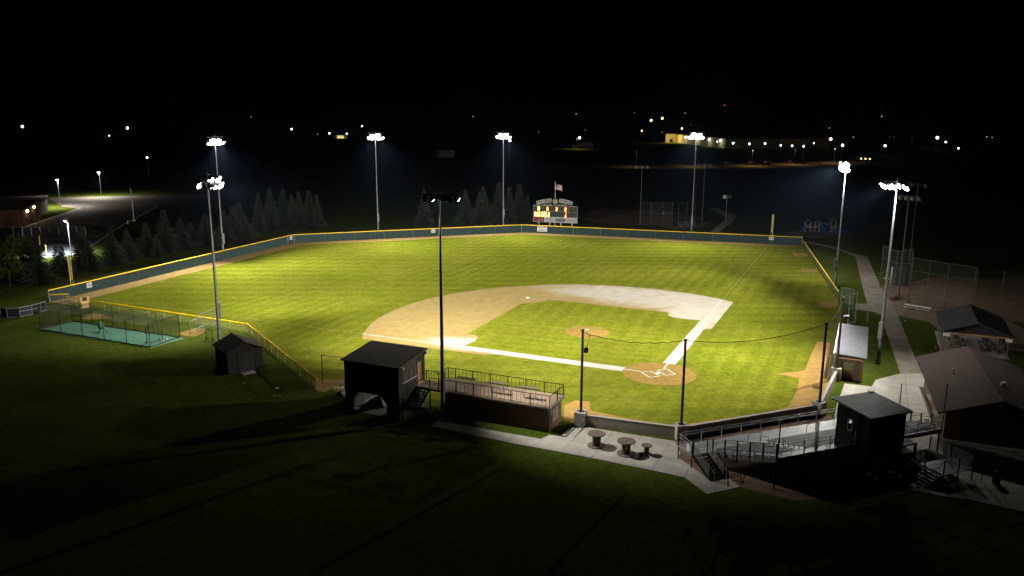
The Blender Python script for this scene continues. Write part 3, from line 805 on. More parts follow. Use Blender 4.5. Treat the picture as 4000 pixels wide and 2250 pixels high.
mb.box(-18.64, -18.5, -23.14, -18.6, 0, 2.45)
mb.add([(x, t, z) for x in (-18.64, -18.5) for t, z in ((-23.14, 2.45), (-19.95, 2.45), (-19.95, 4.6), (-19.0, 4.6), (-19.0, 2.45), (-18.6, 2.45), (-18.6, rz_(-18.6) - .06), (-23.14, rz_(-23.14) - .06))],
       [tuple(range(8)), tuple(range(15, 7, -1))] + [(i, (i + 1) % 8, 8 + (i + 1) % 8, 8 + i) for i in range(8)])
mb.build("side_wall", "black_siding", bo)
mb = M(of).box(-24.36, -18.64, -18.72, -18.6, 2.45, rz_(-18.6) - .08)
for s_ in (-24.3, -21.6, -18.75): mb.box(s_ - .05, s_ + .07, -18.72, -18.6, 0, 2.45)
mb.build("field_wall", "black_siding", bo)
M(of).box(-24.36, -18.64, -23.14, -18.73, 2.3, 2.44).build("upper_floor", "weathered_wood", bo)
M(of).box(-24.34, -18.66, -23.14, -18.4, 0.0, 0.03).build("floor_slab", "concrete", bo)
mb = M(of)
mb.add([(-24.75, -23.55, 5.03), (-18.3, -23.55, 5.03), (-18.3, -18.35, 5.5), (-24.75, -18.35, 5.5), (-24.75, -23.55, 5.11), (-18.3, -23.55, 5.11), (-18.3, -18.35, 5.58), (-24.75, -18.35, 5.58)],
       [(3, 2, 1, 0), (4, 5, 6, 7), (0, 1, 5, 4), (1, 2, 6, 5), (2, 3, 7, 6), (3, 0, 4, 7)])
rf = mb.build("roof", "brown_roof", bo)
for i in range(17):
    s_ = -24.7 + i * .396
    M(of).bar((s_, -23.55, 5.125), (s_, -18.35, 5.595), .05, .035).build("roof_rib", "brown_roof", rf)
M(of).box(-24.76, -18.3, -18.34, -18.28, 5.44, 5.6).build("fascia", "trim_white", rf)
for i in range(15):
    t_ = -23.05 + i * .30
    if -20.0 < t_ < -18.95: 
        M(of).bar((-18.485, t_, 4.62), (-18.485, t_, rz_(t_) - .1), .05, .03).build("siding_rib", "black_siding", bo); continue
    M(of).bar((-18.485, t_, .05), (-18.485, t_, 3.3 if -22.7 < t_ < -20.2 else rz_(t_) - .1), .05, .03).build("siding_rib", "black_siding", bo)
for k, (t0, t1) in enumerate(((-22.6, -21.75), (-21.6, -20.75), (-20.6, -20.25))):
    wn_ = M(of).box(-18.50, -18.47, t0, t1, 3.42, 4.3).build("window_shutter", "cream_sign" if False else "brown_roof", bo)
for t_ in (-21.675, -20.675): M(of).box(-18.50, -18.475, t_ - .06, t_ + .06, 3.5, 4.35).build("window_gap", "window_dark", bo)
M(of).box(-18.5, -18.40, -22.65, -20.2, 3.36, 3.41).build("window_sill", "trim_white", bo)
M(of).box(-18.60, -18.54, -19.93, -19.3, 2.5, 4.55).build("door", "door_pink", bo)["label"] = "salmon pink door standing in the dark wall"
M(of).box(-18.64, -18.47, -19.28, -19.2, 2.46, 4.58).build("door_frame", "door_pink", bo)
M(of).box(-18.64, -18.46, -20.0, -19.0, 2.42, 2.5).build("door_sill", "pale_stone", bo)
M(of).box(-18.48, -18.25, -22.95, -22.75, 4.78, 4.95).build("wall_lamp", "white_paint", bo)
M(of).box(-18.48, -18.22, -18.75, -18.5, 5.1, 5.4).build("wall_lamp", "white_paint", bo)
# things under the booth
tp = thing("folded_tarp", "folded green tarpaulin lying under the black booth", "tarp", ST(-22.6, -20.6), RZ)
mb = M(); vs = []
for i in range(7):
    for j in range(7):
        x, y = -1.0 + i / 3, -.8 + j * .26
        e = 1 - max(abs(x), abs(y) / .8) ** 4
        vs.append((x, y, .04 + max(0, e) * (.75 + .35 * math.sin(3 * x + 2 * y) * .4 + rnd.uniform(-.06, .06))))
mb.add(vs, [(i * 7 + j, (i + 1) * 7 + j, (i + 1) * 7 + j + 1, i * 7 + j + 1) for i in range(6) for j in range(6)]).build("tarp_sheet", "green_tarp", tp)
bt = thing("bar_table", "small bar-height table standing under the black booth", "table", ST(-20.35, -21.5), RZ)
M().box(-.35, .35, -.3, .3, 1.0, 1.05).build("table_top", "weathered_wood", bt)
for x, y in ((-.28, -.2), (.28, -.2), (-.28, .2), (.28, .2)): M().bar((x, y, 0.03), (x, y, 1.0), .05).build("leg", "black_steel", bt)

# dugout with the viewing deck on its roof
dk, of = st_thing("third_base_dugout", "brick dugout with tan viewing deck on its flat roof", "dugout", -10.0, -18.7)
M(of).box(-15.5, -4.9, -20.3, -20.05, 0, 2.2).build("rear_wall", "brick", dk)
M(of).box(-5.15, -4.9, -20.04, -17.3, 0, 2.2).build("end_wall", "brick", dk)
M(of).box(-15.5, -15.25, -20.04, -17.3, 0, 2.2).build("end_wall", "brick", dk)
for s_ in (-12.5, -10.0, -7.5): M(of).box(s_ - .08, s_ + .08, -17.5, -17.34, 0, 2.2).build("post", "black_steel", dk)
M(of).box(-16.95, -4.72, -20.46, -16.85, 2.2, 2.34).build("roof_slab", "concrete_wall", dk)
nb = 13
for i in range(nb):
    t0 = -20.42 + i * 3.5 / nb
    M(of).box(-16.9, -4.78, t0, t0 + 3.5 / nb - .012, 2.34, 2.395 + rnd.uniform(-.003, .003)).build("deck_board", "deck_boards", dk)
M(of).box(-5.0, -4.70, -20.48, -20.1, 1.75, 2.2).build("corner_block", "concrete_wall", dk)
sg = M(of).box(-4.895, -4.86, -19.55, -18.25, .75, 1.85).build("sign_panel", "cream_sign", dk)
for k, (z, a, b) in enumerate(((1.62, -19.4, -18.45), (1.40, -19.25, -18.75), (1.17, -19.45, -18.4), (.95, -19.4, -18.5))):
    M(of).box(-4.86, -4.85, a, b, z, z + .09).build("text_line", "ink", sg)
M(of).bar((-4.85, -17.9, 2.0), (-4.85, -17.4, 2.0), .05).build("conduit", "aluminium", dk)
# guard rails
PICK = M().bar((0, 0, .08), (0, 0, 1.0), .022).build("picket", "black_steel"); PK = PICK.data; bpy.data.objects.remove(PICK)
POST = M().bar((0, 0, 0), (0, 0, 1.08), .07).build("post", "black_steel"); PO = POST.data; bpy.data.objects.remove(POST)
def railing(label, pts, posts_at, z, s0, t0, pick=.24):
    o = thing("deck_railing", label, "railing", ST(s0, t0), RZ); o.location.z = z
    for (a, b) in zip(pts, pts[1:]):
        a3, b3 = (a[0] - s0, a[1] - t0), (b[0] - s0, b[1] - t0)
        M().bar((*a3, 1.05), (*b3, 1.05), .06, .05).build("top_rail", "black_steel", o)
        M().bar((*a3, .10), (*b3, .10), .04, .04).build("bottom_rail", "black_steel", o)
        u, ln = unit(a3, b3); n = int(ln / pick)
        for i in range(1, n): link("picket", PK, o, (a3[0] + u.x * ln * i / n, a3[1] + u.y * ln * i / n, 0))
    for s_, t_ in posts_at: link("post", PO, o, (s_ - s0, t_ - t0, 0))
railing("black railing along the near edge of the viewing deck", [(-16.9, -20.36), (-4.82, -20.36)], [(s_, -20.36) for s_ in (-16.0, -14.18, -12.36, -10.5, -8.61, -6.72, -4.85)], 2.396, -10.0, -20.36, .4)
railing("black railing along the field edge of the viewing deck", [(-16.86, -19.2), (-16.86, -16.95), (-4.85, -16.95)], [(s_, -16.95) for s_ in (-16.83, -16.05, -14.2, -12.3, -10.45, -8.6, -6.7)], 2.396, -10.0, -16.95, .4)
railing("short black railing on the backstop end of the viewing deck", [(-4.82, -16.95), (-4.82, -20.30)], [(-4.82, -16.95), (-4.82, -18.6)], 2.396, -4.82, -18.6, .3)
wk, of = st_thing("deck_bridge", "short dark bridge deck joining the booth stairs to the viewing deck", "walkway", -17.7, -19.3)
M(of).box(-18.44, -16.98, -20.3, -18.5, 2.25, 2.39).build("bridge_deck", "deck_boards", wk)
for s_ in (-18.35, -17.05): M(of).bar((s_, -20.2, 0), (s_, -20.2, 2.25), .09).build("post", "black_steel", wk)
railing("black railing on the field side of the short bridge deck", [(-18.4, -18.52), (-17.0, -18.52)], [(-18.38, -18.52), (-17.02, -18.52)], 2.39, -17.7, -18.52)
railing("black railing on the near side of the short bridge deck", [(-17.0, -20.32), (-17.1, -20.32)], [(-17.05, -20.32)], 2.39, -17.05, -20.32)
for k, s_ in enumerate((-13.75, -10.58, -7.36)):
    o = thing("bar_table", f"{('left', 'middle', 'right')[k]} bar-height plank table on the viewing deck", "table", ST(s_, -19.03), RZ, "plank tables on the viewing deck"); o.location.z = 2.40
    M().box(-.95, .95, -.24, .24, 1.02, 1.07).build("table_top", "weathered_wood", o)
    for x in (-.62, .62):
        M().bar((x, 0, 0.03), (x, 0, 1.02), .05).build("leg", "galvanised", o)
        M().bar((x, -.22, .02), (x, .22, .02), .05, .04).build("foot", "galvanised", o)
    M().bar((-.62, 0, .3), (.62, 0, .3), .04).build("stretcher", "galvanised", o)
# stairs: flight along the booth, landing, flight to the pavement
sr, of = st_thing("booth_stairs", "dark steel stairs with landing climbing beside the black booth", "stairs", -17.6, -22.0)
for i in range(7):
    t_ = -20.4 - i * .235; z = 2.3 - i * .165
    M(of).box(-18.35, -17.1, t_ - .26, t_, z - .04, z).build("tread", "black_steel", sr)
for s_ in (-18.38, -17.08): M(of).bar((s_, -20.3, 2.25), (s_, -22.05, 1.1), .05, .25).build("stringer", "black_steel", sr)
M(of).box(-18.4, -16.9, -23.3, -22.05, 1.05, 1.12).build("landing", "black_steel", sr)
for x, y in ((-18.3, -23.2), (-17.0, -23.2), (-17.0, -22.15)): M(of).bar((x, y, 0), (x, y, 1.05), .08).build("post", "black_steel", sr)
for i in range(7):
    s_ = -16.85 + i * .23; z = .95 - i * .15
    M(of).box(s_, s_ + .26, -23.25, -22.05, z - .04, z).build("tread", "black_steel", sr)
for t_ in (-23.28, -22.02): M(of).bar((-16.9, t_, 1.0), (-15.3, t_, .05), .05, .25).build("stringer", "black_steel", sr)
M(of).path([(-17.06, -20.35, 3.35), (-17.06, -22.05, 2.15), (-16.9, -22.0, 2.1), (-15.35, -22.0, 1.05), (-15.35, -22.0, 0.05)], .025).build("handrail", "aluminium", sr)
M(of).path([(-18.35, -22.2, 2.05), (-18.35, -23.28, 2.05), (-16.9, -23.28, 2.05), (-15.35, -23.28, 1.0), (-15.35, -23.28, 0.05)], .025).build("handrail", "black_steel", sr)

# ================================================================ BACKSTOP WALL AND NET
B = [(-14.41, -10.22), (-7.54, -16.05), (7.78, -15.76), (16.78, -8.13)]
wl = thing("backstop_wall", "low concrete backstop wall with square pole blocks behind home plate", "wall", B[1]); of = (*B[1], 0)
for k, (a, b) in enumerate(zip(B, B[1:])):
    u, ln = unit(a, b); n = max(3, round(ln / 3.2))
    for i in range(n):
        p = Vector((*a, 0)) + u * (.45 + (ln - .9) * i / n + .006); q = Vector((*a, 0)) + u * (.45 + (ln - .9) * (i + 1) / n - .006)
        M(of).bar((p.x, p.y, .5), (q.x, q.y, .5), .26, 1.0).build("wall_panel", "concrete_wall", wl)
    M(of).bar((a[0] + u.x * .5, a[1] + u.y * .5, 1.03), (b[0] - u.x * .5, b[1] - u.y * .5, 1.03), .30, .06).build("wall_cap", "concrete", wl)
for k, p in enumerate(B):
    a = B[max(0, k - 1)]; b = B[min(3, k + 1)]; u, _ = unit(a, b); n = Vector((-u.y, u.x, 0))
    c = Vector((*p, 0)); vs = [c + u * i * .5 + n * j * .5 for i, j in ((-1, -1), (1, -1), (1, 1), (-1, 1))]
    M(of).prism([(v.x, v.y) for v in vs], 0, 1.32).build("pole_block", "concrete", wl)
labs = ["dark brown backstop net pole nearest the brick dugout deck", "dark brown backstop net pole beside the grandstand stairs", "dark brown backstop net pole behind the grandstand press box roof", "dark brown backstop net pole in front of the silver dugout roof"]
for p, lab in zip(B, labs):
    o = thing("net_pole", lab, "pole", (*p, 1.32)); M().tube((0, 0, 0), (0, 0, 7.7), .13, .11, 10).build("shaft", "wood_pole", o); M().box(-.22, .22, -.22, .22, 0, .05).build("base_plate", "black_steel", o)
    M().box(-.2, .2, -.03, .03, 7.6, 7.68).build("cable_bracket", "black_steel", o)
nt = thing("backstop_net", "thin dark safety net hung from a sagging cable behind home plate", "net", (*B[1], 0))
for k, (a, b, z0, z1, sag) in enumerate(((B[0], B[1], 8.75, 8.9, .55), (B[1], B[2], 8.9, 8.9, .75), (B[2], B[3], 8.9, 8.6, .5))):
    n = 24; pts = []
    for i in range(n + 1):
        t = i / n; x, y = a[0] + (b[0] - a[0]) * t, a[1] + (b[1] - a[1]) * t
        pts.append((x, y, z0 + (z1 - z0) * t - sag * 4 * t * (1 - t) + (.05 * math.sin(i * 2.1) if k == 0 else 0)))
    M(of).path(pts, .028, 5).build("cable", "black_steel", nt)
    mb = M(of)
    for p, q in zip(pts, pts[1:]): mb.quad((p[0], p[1], 1.1), (q[0], q[1], 1.1), q, p)
    mb.build("net_panel", "netting", nt)
pb_ = thing("pole_speaker", "small dark loudspeaker hung on the net pole by the dugout deck", "speaker", (-14.1, -10.35, 7.1), R(-40))
M().box(-.16, .16, -.16, .16, -.22, .22).build("cabinet", "black_steel", pb_); M().path([(0, 0, .2), (.25, 0, .9), (.3, 0, 1.5)], .015, 5).build("cable", "black_steel", pb_); M().box(-.10, .10, -.18, -.16, -.15, .12).build("grille", "dark_can", pb_)
l4 = thing("pole_floodlight", "small twin floodlight bracket on the net pole by the silver dugout roof", "lamp", (16.95, -8.3, 7.0), R(-45))
for y in (-.3, .1): M().box(.1, .5, y, y + .3, -.1, .1).build("lamp_head", "dark_can", l4)
M().box(-.02, .15, -.3, .4, -.03, .03).build("bracket", "dark_can", l4)

# ================================================================ SPOOL TABLES
def spool(label, p, r, h):
    o = thing("cable_spool_table", label, "spool table", (*p, .05), R(rnd.uniform(20, 60)), "wooden cable spools on the plaza")
    for z0 in (0.0, h - .07):
        n = 8 if r > .6 else 6
        for i in range(n):
            x0 = -r + 2 * r * i / n + .006; x1 = -r + 2 * r * (i + 1) / n - .006
            def cy(x): return math.sqrt(max(0.0, r * r - x * x))
            xs = [x0 + (x1 - x0) * k / 3 for k in range(4)]
            poly = [(x, -cy(x)) for x in xs] + [(x, cy(x)) for x in reversed(xs)]
            poly = [q for k, q in enumerate(poly) if (Vector(q) - Vector(poly[k - 1])).length > 1e-4]
            M().prism(poly, z0, z0 + .07 + rnd.uniform(-.006, .006)).build("plank", "weathered_wood", o)
    n = 14; rr = r * .47
    for i in range(n):
        a0 = 2 * math.pi * i / n + .02; a1 = 2 * math.pi * (i + 1) / n - .02
        pts = [(rr * math.cos(a0), rr * math.sin(a0)), (rr * math.cos(a1), rr * math.sin(a1)), ((rr - .04) * math.cos(a1), (rr - .04) * math.sin(a1)), ((rr - .04) * math.cos(a0), (rr - .04) * math.sin(a0))]
        M().prism(pts, .07, h - .07).build("stave", "weathered_wood", o)
    M().tube((0, 0, h - .02), (0, 0, h + .012), .05, n=10).build("hub_plate", "black_steel", o)
spool("large wooden cable spool table nearest the brick dugout", (-15.23, -15.04), .76, 1.15)
spool("large striped wooden cable spool table in the middle of three", (-13.66, -17.37), .77, 1.17)
spool("small dark wooden cable spool at the right of three", (-12.1, -18.05), .45, .82)
tr = thing("small_bucket", "small dark bucket at the foot of the smallest spool", "bucket", (-12.75, -18.25, .05))
M().lathe([(.02, 0), (.12, 0), (.15, .3), (.16, .3), (.13, .02)], n=14).build("pail", "black_steel", tr); M().path([(-.15, 0, .28), (0, .05, .36), (.15, 0, .28)], .008, 5).build("handle", "galvanised", tr)
# bench by the plaza kerb
kb = struct("plaza_kerb", M().bar((-17.0, -12.25, .08), (-15.55, -10.85, .08), .35, .16), "concrete")

# ================================================================ GRANDSTAND
gs = thing("grandstand", "aluminium grandstand of bench rows on black frame behind home plate", "grandstand", (1, -23)); of = (1, -23, 0)
X1 = 10.2; NR = 8; RUN, RISE = .60, .17
def gx(i): return -8.25 + .25 * i            # the plaza end steps in row by row
for i in range(4):
    y = -21.75 + i * .54
    M(of).box(-10.2, 10.4, y, y + .52, 1.14, 1.2 - .002 * (i % 2)).build("walkway_plank", "aluminium", gs)
for i in range(NR):
    y = -21.8 - i * RUN; z = 1.2 + i * RISE
    runs = [(gx(i), -4.4), (-3.3, X1)] if i < 5 else [(gx(i), -4.4), (-3.3, 1.12), (4.9, X1)]
    full = [(gx(i), X1)] if i < 5 else [(gx(i), 1.12), (4.9, X1)]
    for a, b in full:
        M(of).box(a, b, y - RUN, y, z - .03, z).build("foot_plank", "aluminium", gs)
        M(of).box(a, b, y - RUN - .01, y - RUN + .01, z, z + RISE - .035).build("riser", "dark_seat", gs)
    for a, b in runs:
        M(of).box(a, b, y - .60, y - .33, z + .38, z + .43).build("seat_plank", "dark_seat", gs)
        n = max(2, int((b - a) / 1.7))
        for k in range(n + 1):
            x = a + .08 + (b - a - .16) * k / n
            M(of).bar((x, y - .46, z), (x, y - .46, z + .38), .05).build("seat_bracket", "galvanised", gs)
yr = -21.8 - NR * RUN; zr_ = 1.2 + NR * RISE; XL = gx(NR)
for a, b in ((XL, 1.12), (4.9, X1)): M(of).box(a, b, yr - .42, yr, zr_ - .03, zr_).build("top_walkway_plank", "aluminium", gs)
for xa, xb in ((gx(0) - .06, XL - .06), (X1 + .06, X1 + .06)):
    M(of).bar((xa, -21.8, 1.02), (xb, yr - .45, zr_ - .15), .05, .38).build("side_skirt", "galvanised", gs)
    for k in range(6):
        t = k / 5; x = xa + (xb - xa) * t; y = -21.85 + (yr - .4 + 21.85) * t; z = 1.2 + (zr_ - 1.2) * t
        M(of).bar((x, y, z - .35), (x, y, z + 1.15), .09).build("guard_post", "black_steel", gs)
        if k < 5: M(of).bar((x, y, z + .55), (x + (xb - xa) * .17, y - .8, z + .1), .03).build("brace", "galvanised", gs)
    for h in (1.12, .9, .12):
        M(of).bar((xa, -21.85, 1.2 + h), (xb, yr - .4, zr_ + h), .05).build("guard_rail", "aluminium", gs)
for a, b in ((XL, 1.12), (4.95, X1)):
    for h in (1.08, .8, .4): M(of).bar((a, yr - .44, zr_ + h), (b, yr - .44, zr_ + h), .045).build("back_rail", "aluminium", gs)
    M(of).box(a, b, yr - .47, yr - .45, zr_ - .35, zr_ - .02).build("rear_skirt", "dark_seat", gs)
    n = max(2, int((b - a) / 1.9))
    for k in range(n + 1): x = a + (b - a) * k / n; M(of).bar((x, yr - .44, zr_ - .3), (x, yr - .44, zr_ + 1.1), .06).build("back_post", "galvanised", gs)
for x in (XL, -3.5, .4, 5.2, X1): M(of).bar((x, yr - .3, 0), (x, yr - .3, zr_ - .1), .1).build("rear_column", "black_steel", gs)
for x, y, za, zb in ((XL, yr - .5, zr_ - .6, 5.6), (-.9, yr - .5, zr_ - .3, 5.7), (8.6, -24.1, 1.9, 5.7), (X1, yr - .5, zr_ - .5, 6.5)): M(of).tube((x, y, za), (x, y, zb), .04, n=8).build("tall_post", "black_steel", gs)
for x in (-6.0, -2.6, .8, 5.2, X1):
    M(of).bar((x, -21.8, .95), (x, yr - .3, zr_ - .3), .1, .2).build("raker_beam", "black_steel", gs)
    M(of).bar((x, -22.0, 0), (x, -22.0, 1.0), .09).build("front_column", "black_steel", gs)
for h in (2.22, 2.0): M(of).bar((-9.9, -19.62, h), (10.4, -19.62, h), .05).build("front_rail", "aluminium", gs)
for x in [-9.85 + i * 1.98 for i in range(11)]: M(of).bar((x, -19.62, 0), (x, -19.62, 2.22), .06).build("front_post", "galvanised", gs)
for x in (-3.85, 7.6):
    for i in (0, 3, 5):
        y = -22.0 - i * RUN; z = 1.2 + i * RISE
        M(of).path([(x, y, z), (x, y, z + .85), (x, y - 1.0, z + .85 + .28), (x, y - 1.0, z + .28)], .025, 6).build("aisle_rail", "aluminium", gs)
for x in (-4.4, 1.6): M(of).path([(x, -21.2, 1.2), (x, -21.2, 1.95), (x + 1.3, -21.2, 1.95), (x + 1.3, -21.2, 1.2)], .028, 6).build("loop_rail", "aluminium", gs)
# stairs on the left end
gst = thing("grandstand_stairs", "steep dark steel stairs with bright rails at the plaza end of the grandstand", "stairs", (-9.3, -23)); of = (-9.3, -23, 0)
for i in range(8):
    y = -21.8 - i * .3; z = 1.15 - i * .145
    M(of).box(-10.0, -8.75, y - .31, y, z - .04, z).build("tread", "black_steel", gst)
for x in (-10.03, -8.72):
    M(of).bar((x, -21.75, 1.1), (x, -24.2, .05), .05, .28).build("stringer", "black_steel", gst)
    for k in range(6): M(of).bar((x, -21.7, 1.35 + k * .155), (x, -24.0, .30 + k * .155), .03).build("rail_bar", "aluminium", gst)
    for y, z in ((-21.7, 1.2), (-24.05, .05)): M(of).bar((x, y, z - .1), (x, y, z + 1.15), .07).build("rail_post", "black_steel", gst)
    M(of).path([(x + (.1 if x < -9 else -.1), -23.4, 1.35), (x + (.1 if x < -9 else -.1), -24.3, .92), (x + (.1 if x < -9 else -.1), -24.5, .9), (x + (.1 if x < -9 else -.1), -24.55, .05)], .022, 6).build("handrail", "aluminium", gst)
M(of).bar((-10.1, -19.7, 2.2), (-10.1, -21.7, 2.2), .05).build("landing_rail", "aluminium", gst)
M(of).bar((-10.1, -19.7, 1.95), (-10.1, -21.7, 1.95), .05).build("landing_rail", "aluminium", gst)
M(of).bar((-10.1, -19.7, 1.2), (-10.1, -21.7, 1.2), .06, .1).build("landing_edge", "aluminium", gst)
for y in (-19.7, -21.65): M(of).bar((-10.1, y, 0), (-10.1, y, 2.2), .07).build("landing_post", "black_steel", gst)
M(of).bar((-10.1, -19.8, .1), (-10.1, -20.9, 1.15), .03).build("brace", "black_steel", gst)
M(of).box(-10.13, -10.11, -21.3, -20.9, 1.3, 1.85).build("notice", "sign_white", gst)

# press box on top
pr = thing("press_box", "black press box with shiny ribbed metal roof above the grandstand", "building", (3.0, -26.6, 0)); of = (3.0, -26.6, 0)
zb0, xa, xb, ya, yb = 2.25, 1.2, 4.8, -28.3, -24.86
mb = M(of)
mb.box(xa, xa + .1, ya, yb, zb0, 3.5).box(xa, xa + .1, ya, yb, 4.35, 5.22).box(xa, xa + .1, ya, -26.5, 3.5, 4.35).box(xa, xa + .1, -26.1, yb, 3.5, 4.35)
mb.build("side_wall", "press_siding", pr)
M(of).box(xb - .1, xb, ya, yb, zb0, 5.22).build("side_wall", "press_siding", pr)
M(of).box(xa + .11, xb - .11, ya, ya + .1, zb0 - .5, 5.18).build("rear_wall", "press_siding", pr)
mb = M(of).box(xa + .11, xb - .11, yb - .1, yb, zb0, 3.3).box(xa + .11, xb - .11, yb - .1, yb, 4.7, 5.35)
mb.build("front_wall", "press_siding", pr)
M(of).box(xa + .11, xb - .11, ya + .11, yb - .11, zb0, zb0 + .08).build("floor", "press_siding", pr)
for y in (-26.52, -26.08): M(of).box(xa - .03, xa + .01, y - .03, y + .03, 3.46, 4.4).build("window_jamb", "gray_wall", pr)
M(of).box(xa - .04, xa + .01, -26.55, -26.05, 3.42, 3.47).build("window_sill", "gray_wall", pr)
for i in range(9): M(of).bar((xa - .012, ya + .2 + i * .38, zb0), (xa - .012, ya + .2 + i * .38, 3.4 if 3 < i < 6 else 5.15), .04, .02).build("siding_rib", "press_siding", pr)
for i in range(9): M(of).bar((xa + .25 + i * .38, ya - .012, zb0 - .45), (xa + .25 + i * .38, ya - .012, 5.1), .04, .02).build("siding_rib", "press_siding", pr)
mb = M(of); rx0, rx1, ry0, ry1, rz0, rz1 = .9, 5.1, -28.6, -24.4, 5.22, 5.45
mb.add([(rx0, ry0, rz0), (rx1, ry0, rz0), (rx1, ry1, rz1), (rx0, ry1, rz1), (rx0, ry0, rz0 + .1), (rx1, ry0, rz0 + .1), (rx1, ry1, rz1 + .1), (rx0, ry1, rz1 + .1)],
       [(3, 2, 1, 0), (4, 5, 6, 7), (0, 1, 5, 4), (1, 2, 6, 5), (2, 3, 7, 6), (3, 0, 4, 7)])
rf = mb.build("roof", "black_roof", pr)
for i in range(17):
    x = rx0 + .03 + i * (rx1 - rx0 - .06) / 16
    M(of).bar((x, ry0, rz0 + .12), (x, ry1, rz1 + .12), .04, .05).build("roof_rib", "black_roof", rf)
M(of).box(rx1 - .5, rx1 - .05, ry1 - .3, ry1 + .02, rz1 + .14, rz1 + .2).build("ridge_patch", "white_paint", rf)
for x in (xa + .1, xb - .1): M(of).bar((x, ya + .05, 0), (x, ya + .05, zb0 - .5), .18).build("column", "black_steel", pr)
M(of).box(xb + .02, 6.3, -28.3, -26.85, 2.3, 2.4).build("landing", "dark_seat", pr)
M(of).bar((6.2, -28.2, 0), (6.2, -28.2, 2.3), .14).build("column", "black_steel", pr)
for a, b in (((6.25, -28.25), (6.25, -26.9)), ((4.9, -28.25), (6.25, -28.25))): M(of).bar((*a, 3.4), (*b, 3.4), .04).build("landing_rail", "black_steel", pr)
M(of).box(2.6, 2.8, ya - .1, ya, 4.7, 4.9).build("wall_lamp", "dark_can", pr)

# rear landing and steps at the right end
rl = thing("access_platform", "raised aluminium landing with slatted rails right of the press box", "platform", (7.6, -28.2)); of = (7.6, -28.2, 0)
for i in range(6): M(of).box(6.1 + i * .52, 6.1 + i * .52 + .5, -31.1, -27.0, .92, .98 - .002 * (i % 2)).build("deck_plank", "aluminium", rl)
def slat_rail(pts, n=8, h0=1.1, dh=.13):
    for a, b in zip(pts, pts[1:]):
        for k in range(n): M(of).bar((*a, h0 + k * dh), (*b, h0 + k * dh), .035).build("rail_bar", "aluminium", rl)
        u, ln = unit(a, b); m_ = max(1, round(ln / 2.0))
        for k in range(m_ + 1): M(of).bar((a[0] + u.x * ln * k / m_, a[1] + u.y * ln * k / m_, 0), (a[0] + u.x * ln * k / m_, a[1] + u.y * ln * k / m_, h0 + n * dh - .05), .07).build("rail_post", "black_steel", rl)
slat_rail([(6.15, -31.05), (9.2, -31.05), (9.2, -27.0)])
slat_rail([(6.1, -29.4), (6.1, -28.4)])
for i in range(6): M(of).box(6.05 - .28 * (i + 1), 6.05 - .28 * i, -30.95, -29.5, .78 - i * .15, .82 - i * .15).build("step", "aluminium", rl)
for y in (-31.0, -29.45): M(of).path([(6.1, y, 1.9), (4.5, y, 1.0), (4.45, y, .05)], .025, 6).build("handrail", "black_steel", rl)
tc_ = thing("trash_can", "dark mesh trash can on the pavement right of the slatted rails", "trash can", (10.4, -32.2, .05))
M().lathe([(.27, .0), (.30, .9), (.27, .9), (.25, .02)], n=18).build("barrel", "black_steel", tc_)
M().lathe([(.02, 1.05), (.25, 1.0), (.33, .86), (.30, .86)], n=18).build("lid", "black_steel", tc_)
for sx in (-1, 1): M().path([(.3 * sx, 0, .75), (.42 * sx, 0, .72), (.42 * sx, 0, .45), (.3 * sx, 0, .42)], .02, 5).build("handle", "black_steel", tc_)
sp_ = thing("thin_post", "thin dark post standing beside the trash can", "post", (9.6, -31.6, .05)); M().tube((0, 0, 0), (0, 0, 2.3), .035).build("shaft", "black_steel", sp_); M().bar((0, 0, 1.1), (.8, 0, 1.0), .02).build("chain_arm", "black_steel", sp_)

# ================================================================ CONCESSION BUILDING
ca_ = math.atan2(.75, .66)
cb_ = thing("concession_building", "tan brick concession building with brown gabled shingle roof", "building", (14.0, -24.14), ca_)
M().box(0, 14, -.25, 0, 0, 2.85).build("side_wall", "brick_tan", cb_)
M().box(0, 14, -7.55, -7.3, 0, 2.85).build("side_wall", "brick_tan", cb_)
mb = M(); mb.add([(x, y, z) for x in (0, .25) for y, z in ((-.25, 0), (-7.3, 0), (-7.3, 2.85), (-3.77, 4.3), (-.25, 2.85))], [(0, 1, 2, 3, 4), (9, 8, 7, 6, 5)] + [(i, (i + 1) % 5, 5 + (i + 1) % 5, 5 + i) for i in range(5)])
mb.build("gable_wall", "brick", cb_)
M().box(13.7, 13.95, -7.29, -.26, 0, 2.85).build("end_wall", "brick", cb_)
def slab_roof(y0, z0, y1, z1, x0, x1, m, par, th=.12, nm="roof_slope"):
    mb = M(); mb.add([(x0, y0, z0), (x1, y0, z0), (x1, y1, z1), (x0, y1, z1), (x0, y0, z0 + th), (x1, y0, z0 + th), (x1, y1, z1 + th), (x0, y1, z1 + th)], [(3, 2, 1, 0), (4, 5, 6, 7), (0, 1, 5, 4), (1, 2, 6, 5), (2, 3, 7, 6), (3, 0, 4, 7)])
    return mb.build(nm, m, par)
r1 = slab_roof(.88, 2.9, -3.76, 4.55, -2.05, 15.2, "shingle_brown", cb_)
slab_roof(-3.765, 4.548, -8.42, 2.9, -2.05, 15.2, "shingle_brown", cb_)
M().tube((7.5, -1.4, 3.7), (7.5, -1.4, 4.3), .1, n=10).build("vent_pipe", "galvanised", r1)
M().box(3.2, 3.5, -4.9, -4.6, 4.2, 4.7).build("roof_vent", "white_paint", r1)
for x in (3.0, 7.5): 
    wn_ = M().box(x, x + 1.6, .0, .03, 1.0, 2.2).build("serving_window", "cream_sign", cb_); M().box(x - .1, x + 1.7, .03, .35, .92, .98).build("counter", "white_paint", wn_)
M().box(.9, 1.0, .02, .05, 1.6, 2.6).build("downspout", "white_paint", cb_)
M().tube((-1.9, -3.7, 3.95), (-1.9, -3.7, 4.2), .1, n=8).build("gable_lamp", "white_paint", cb_)
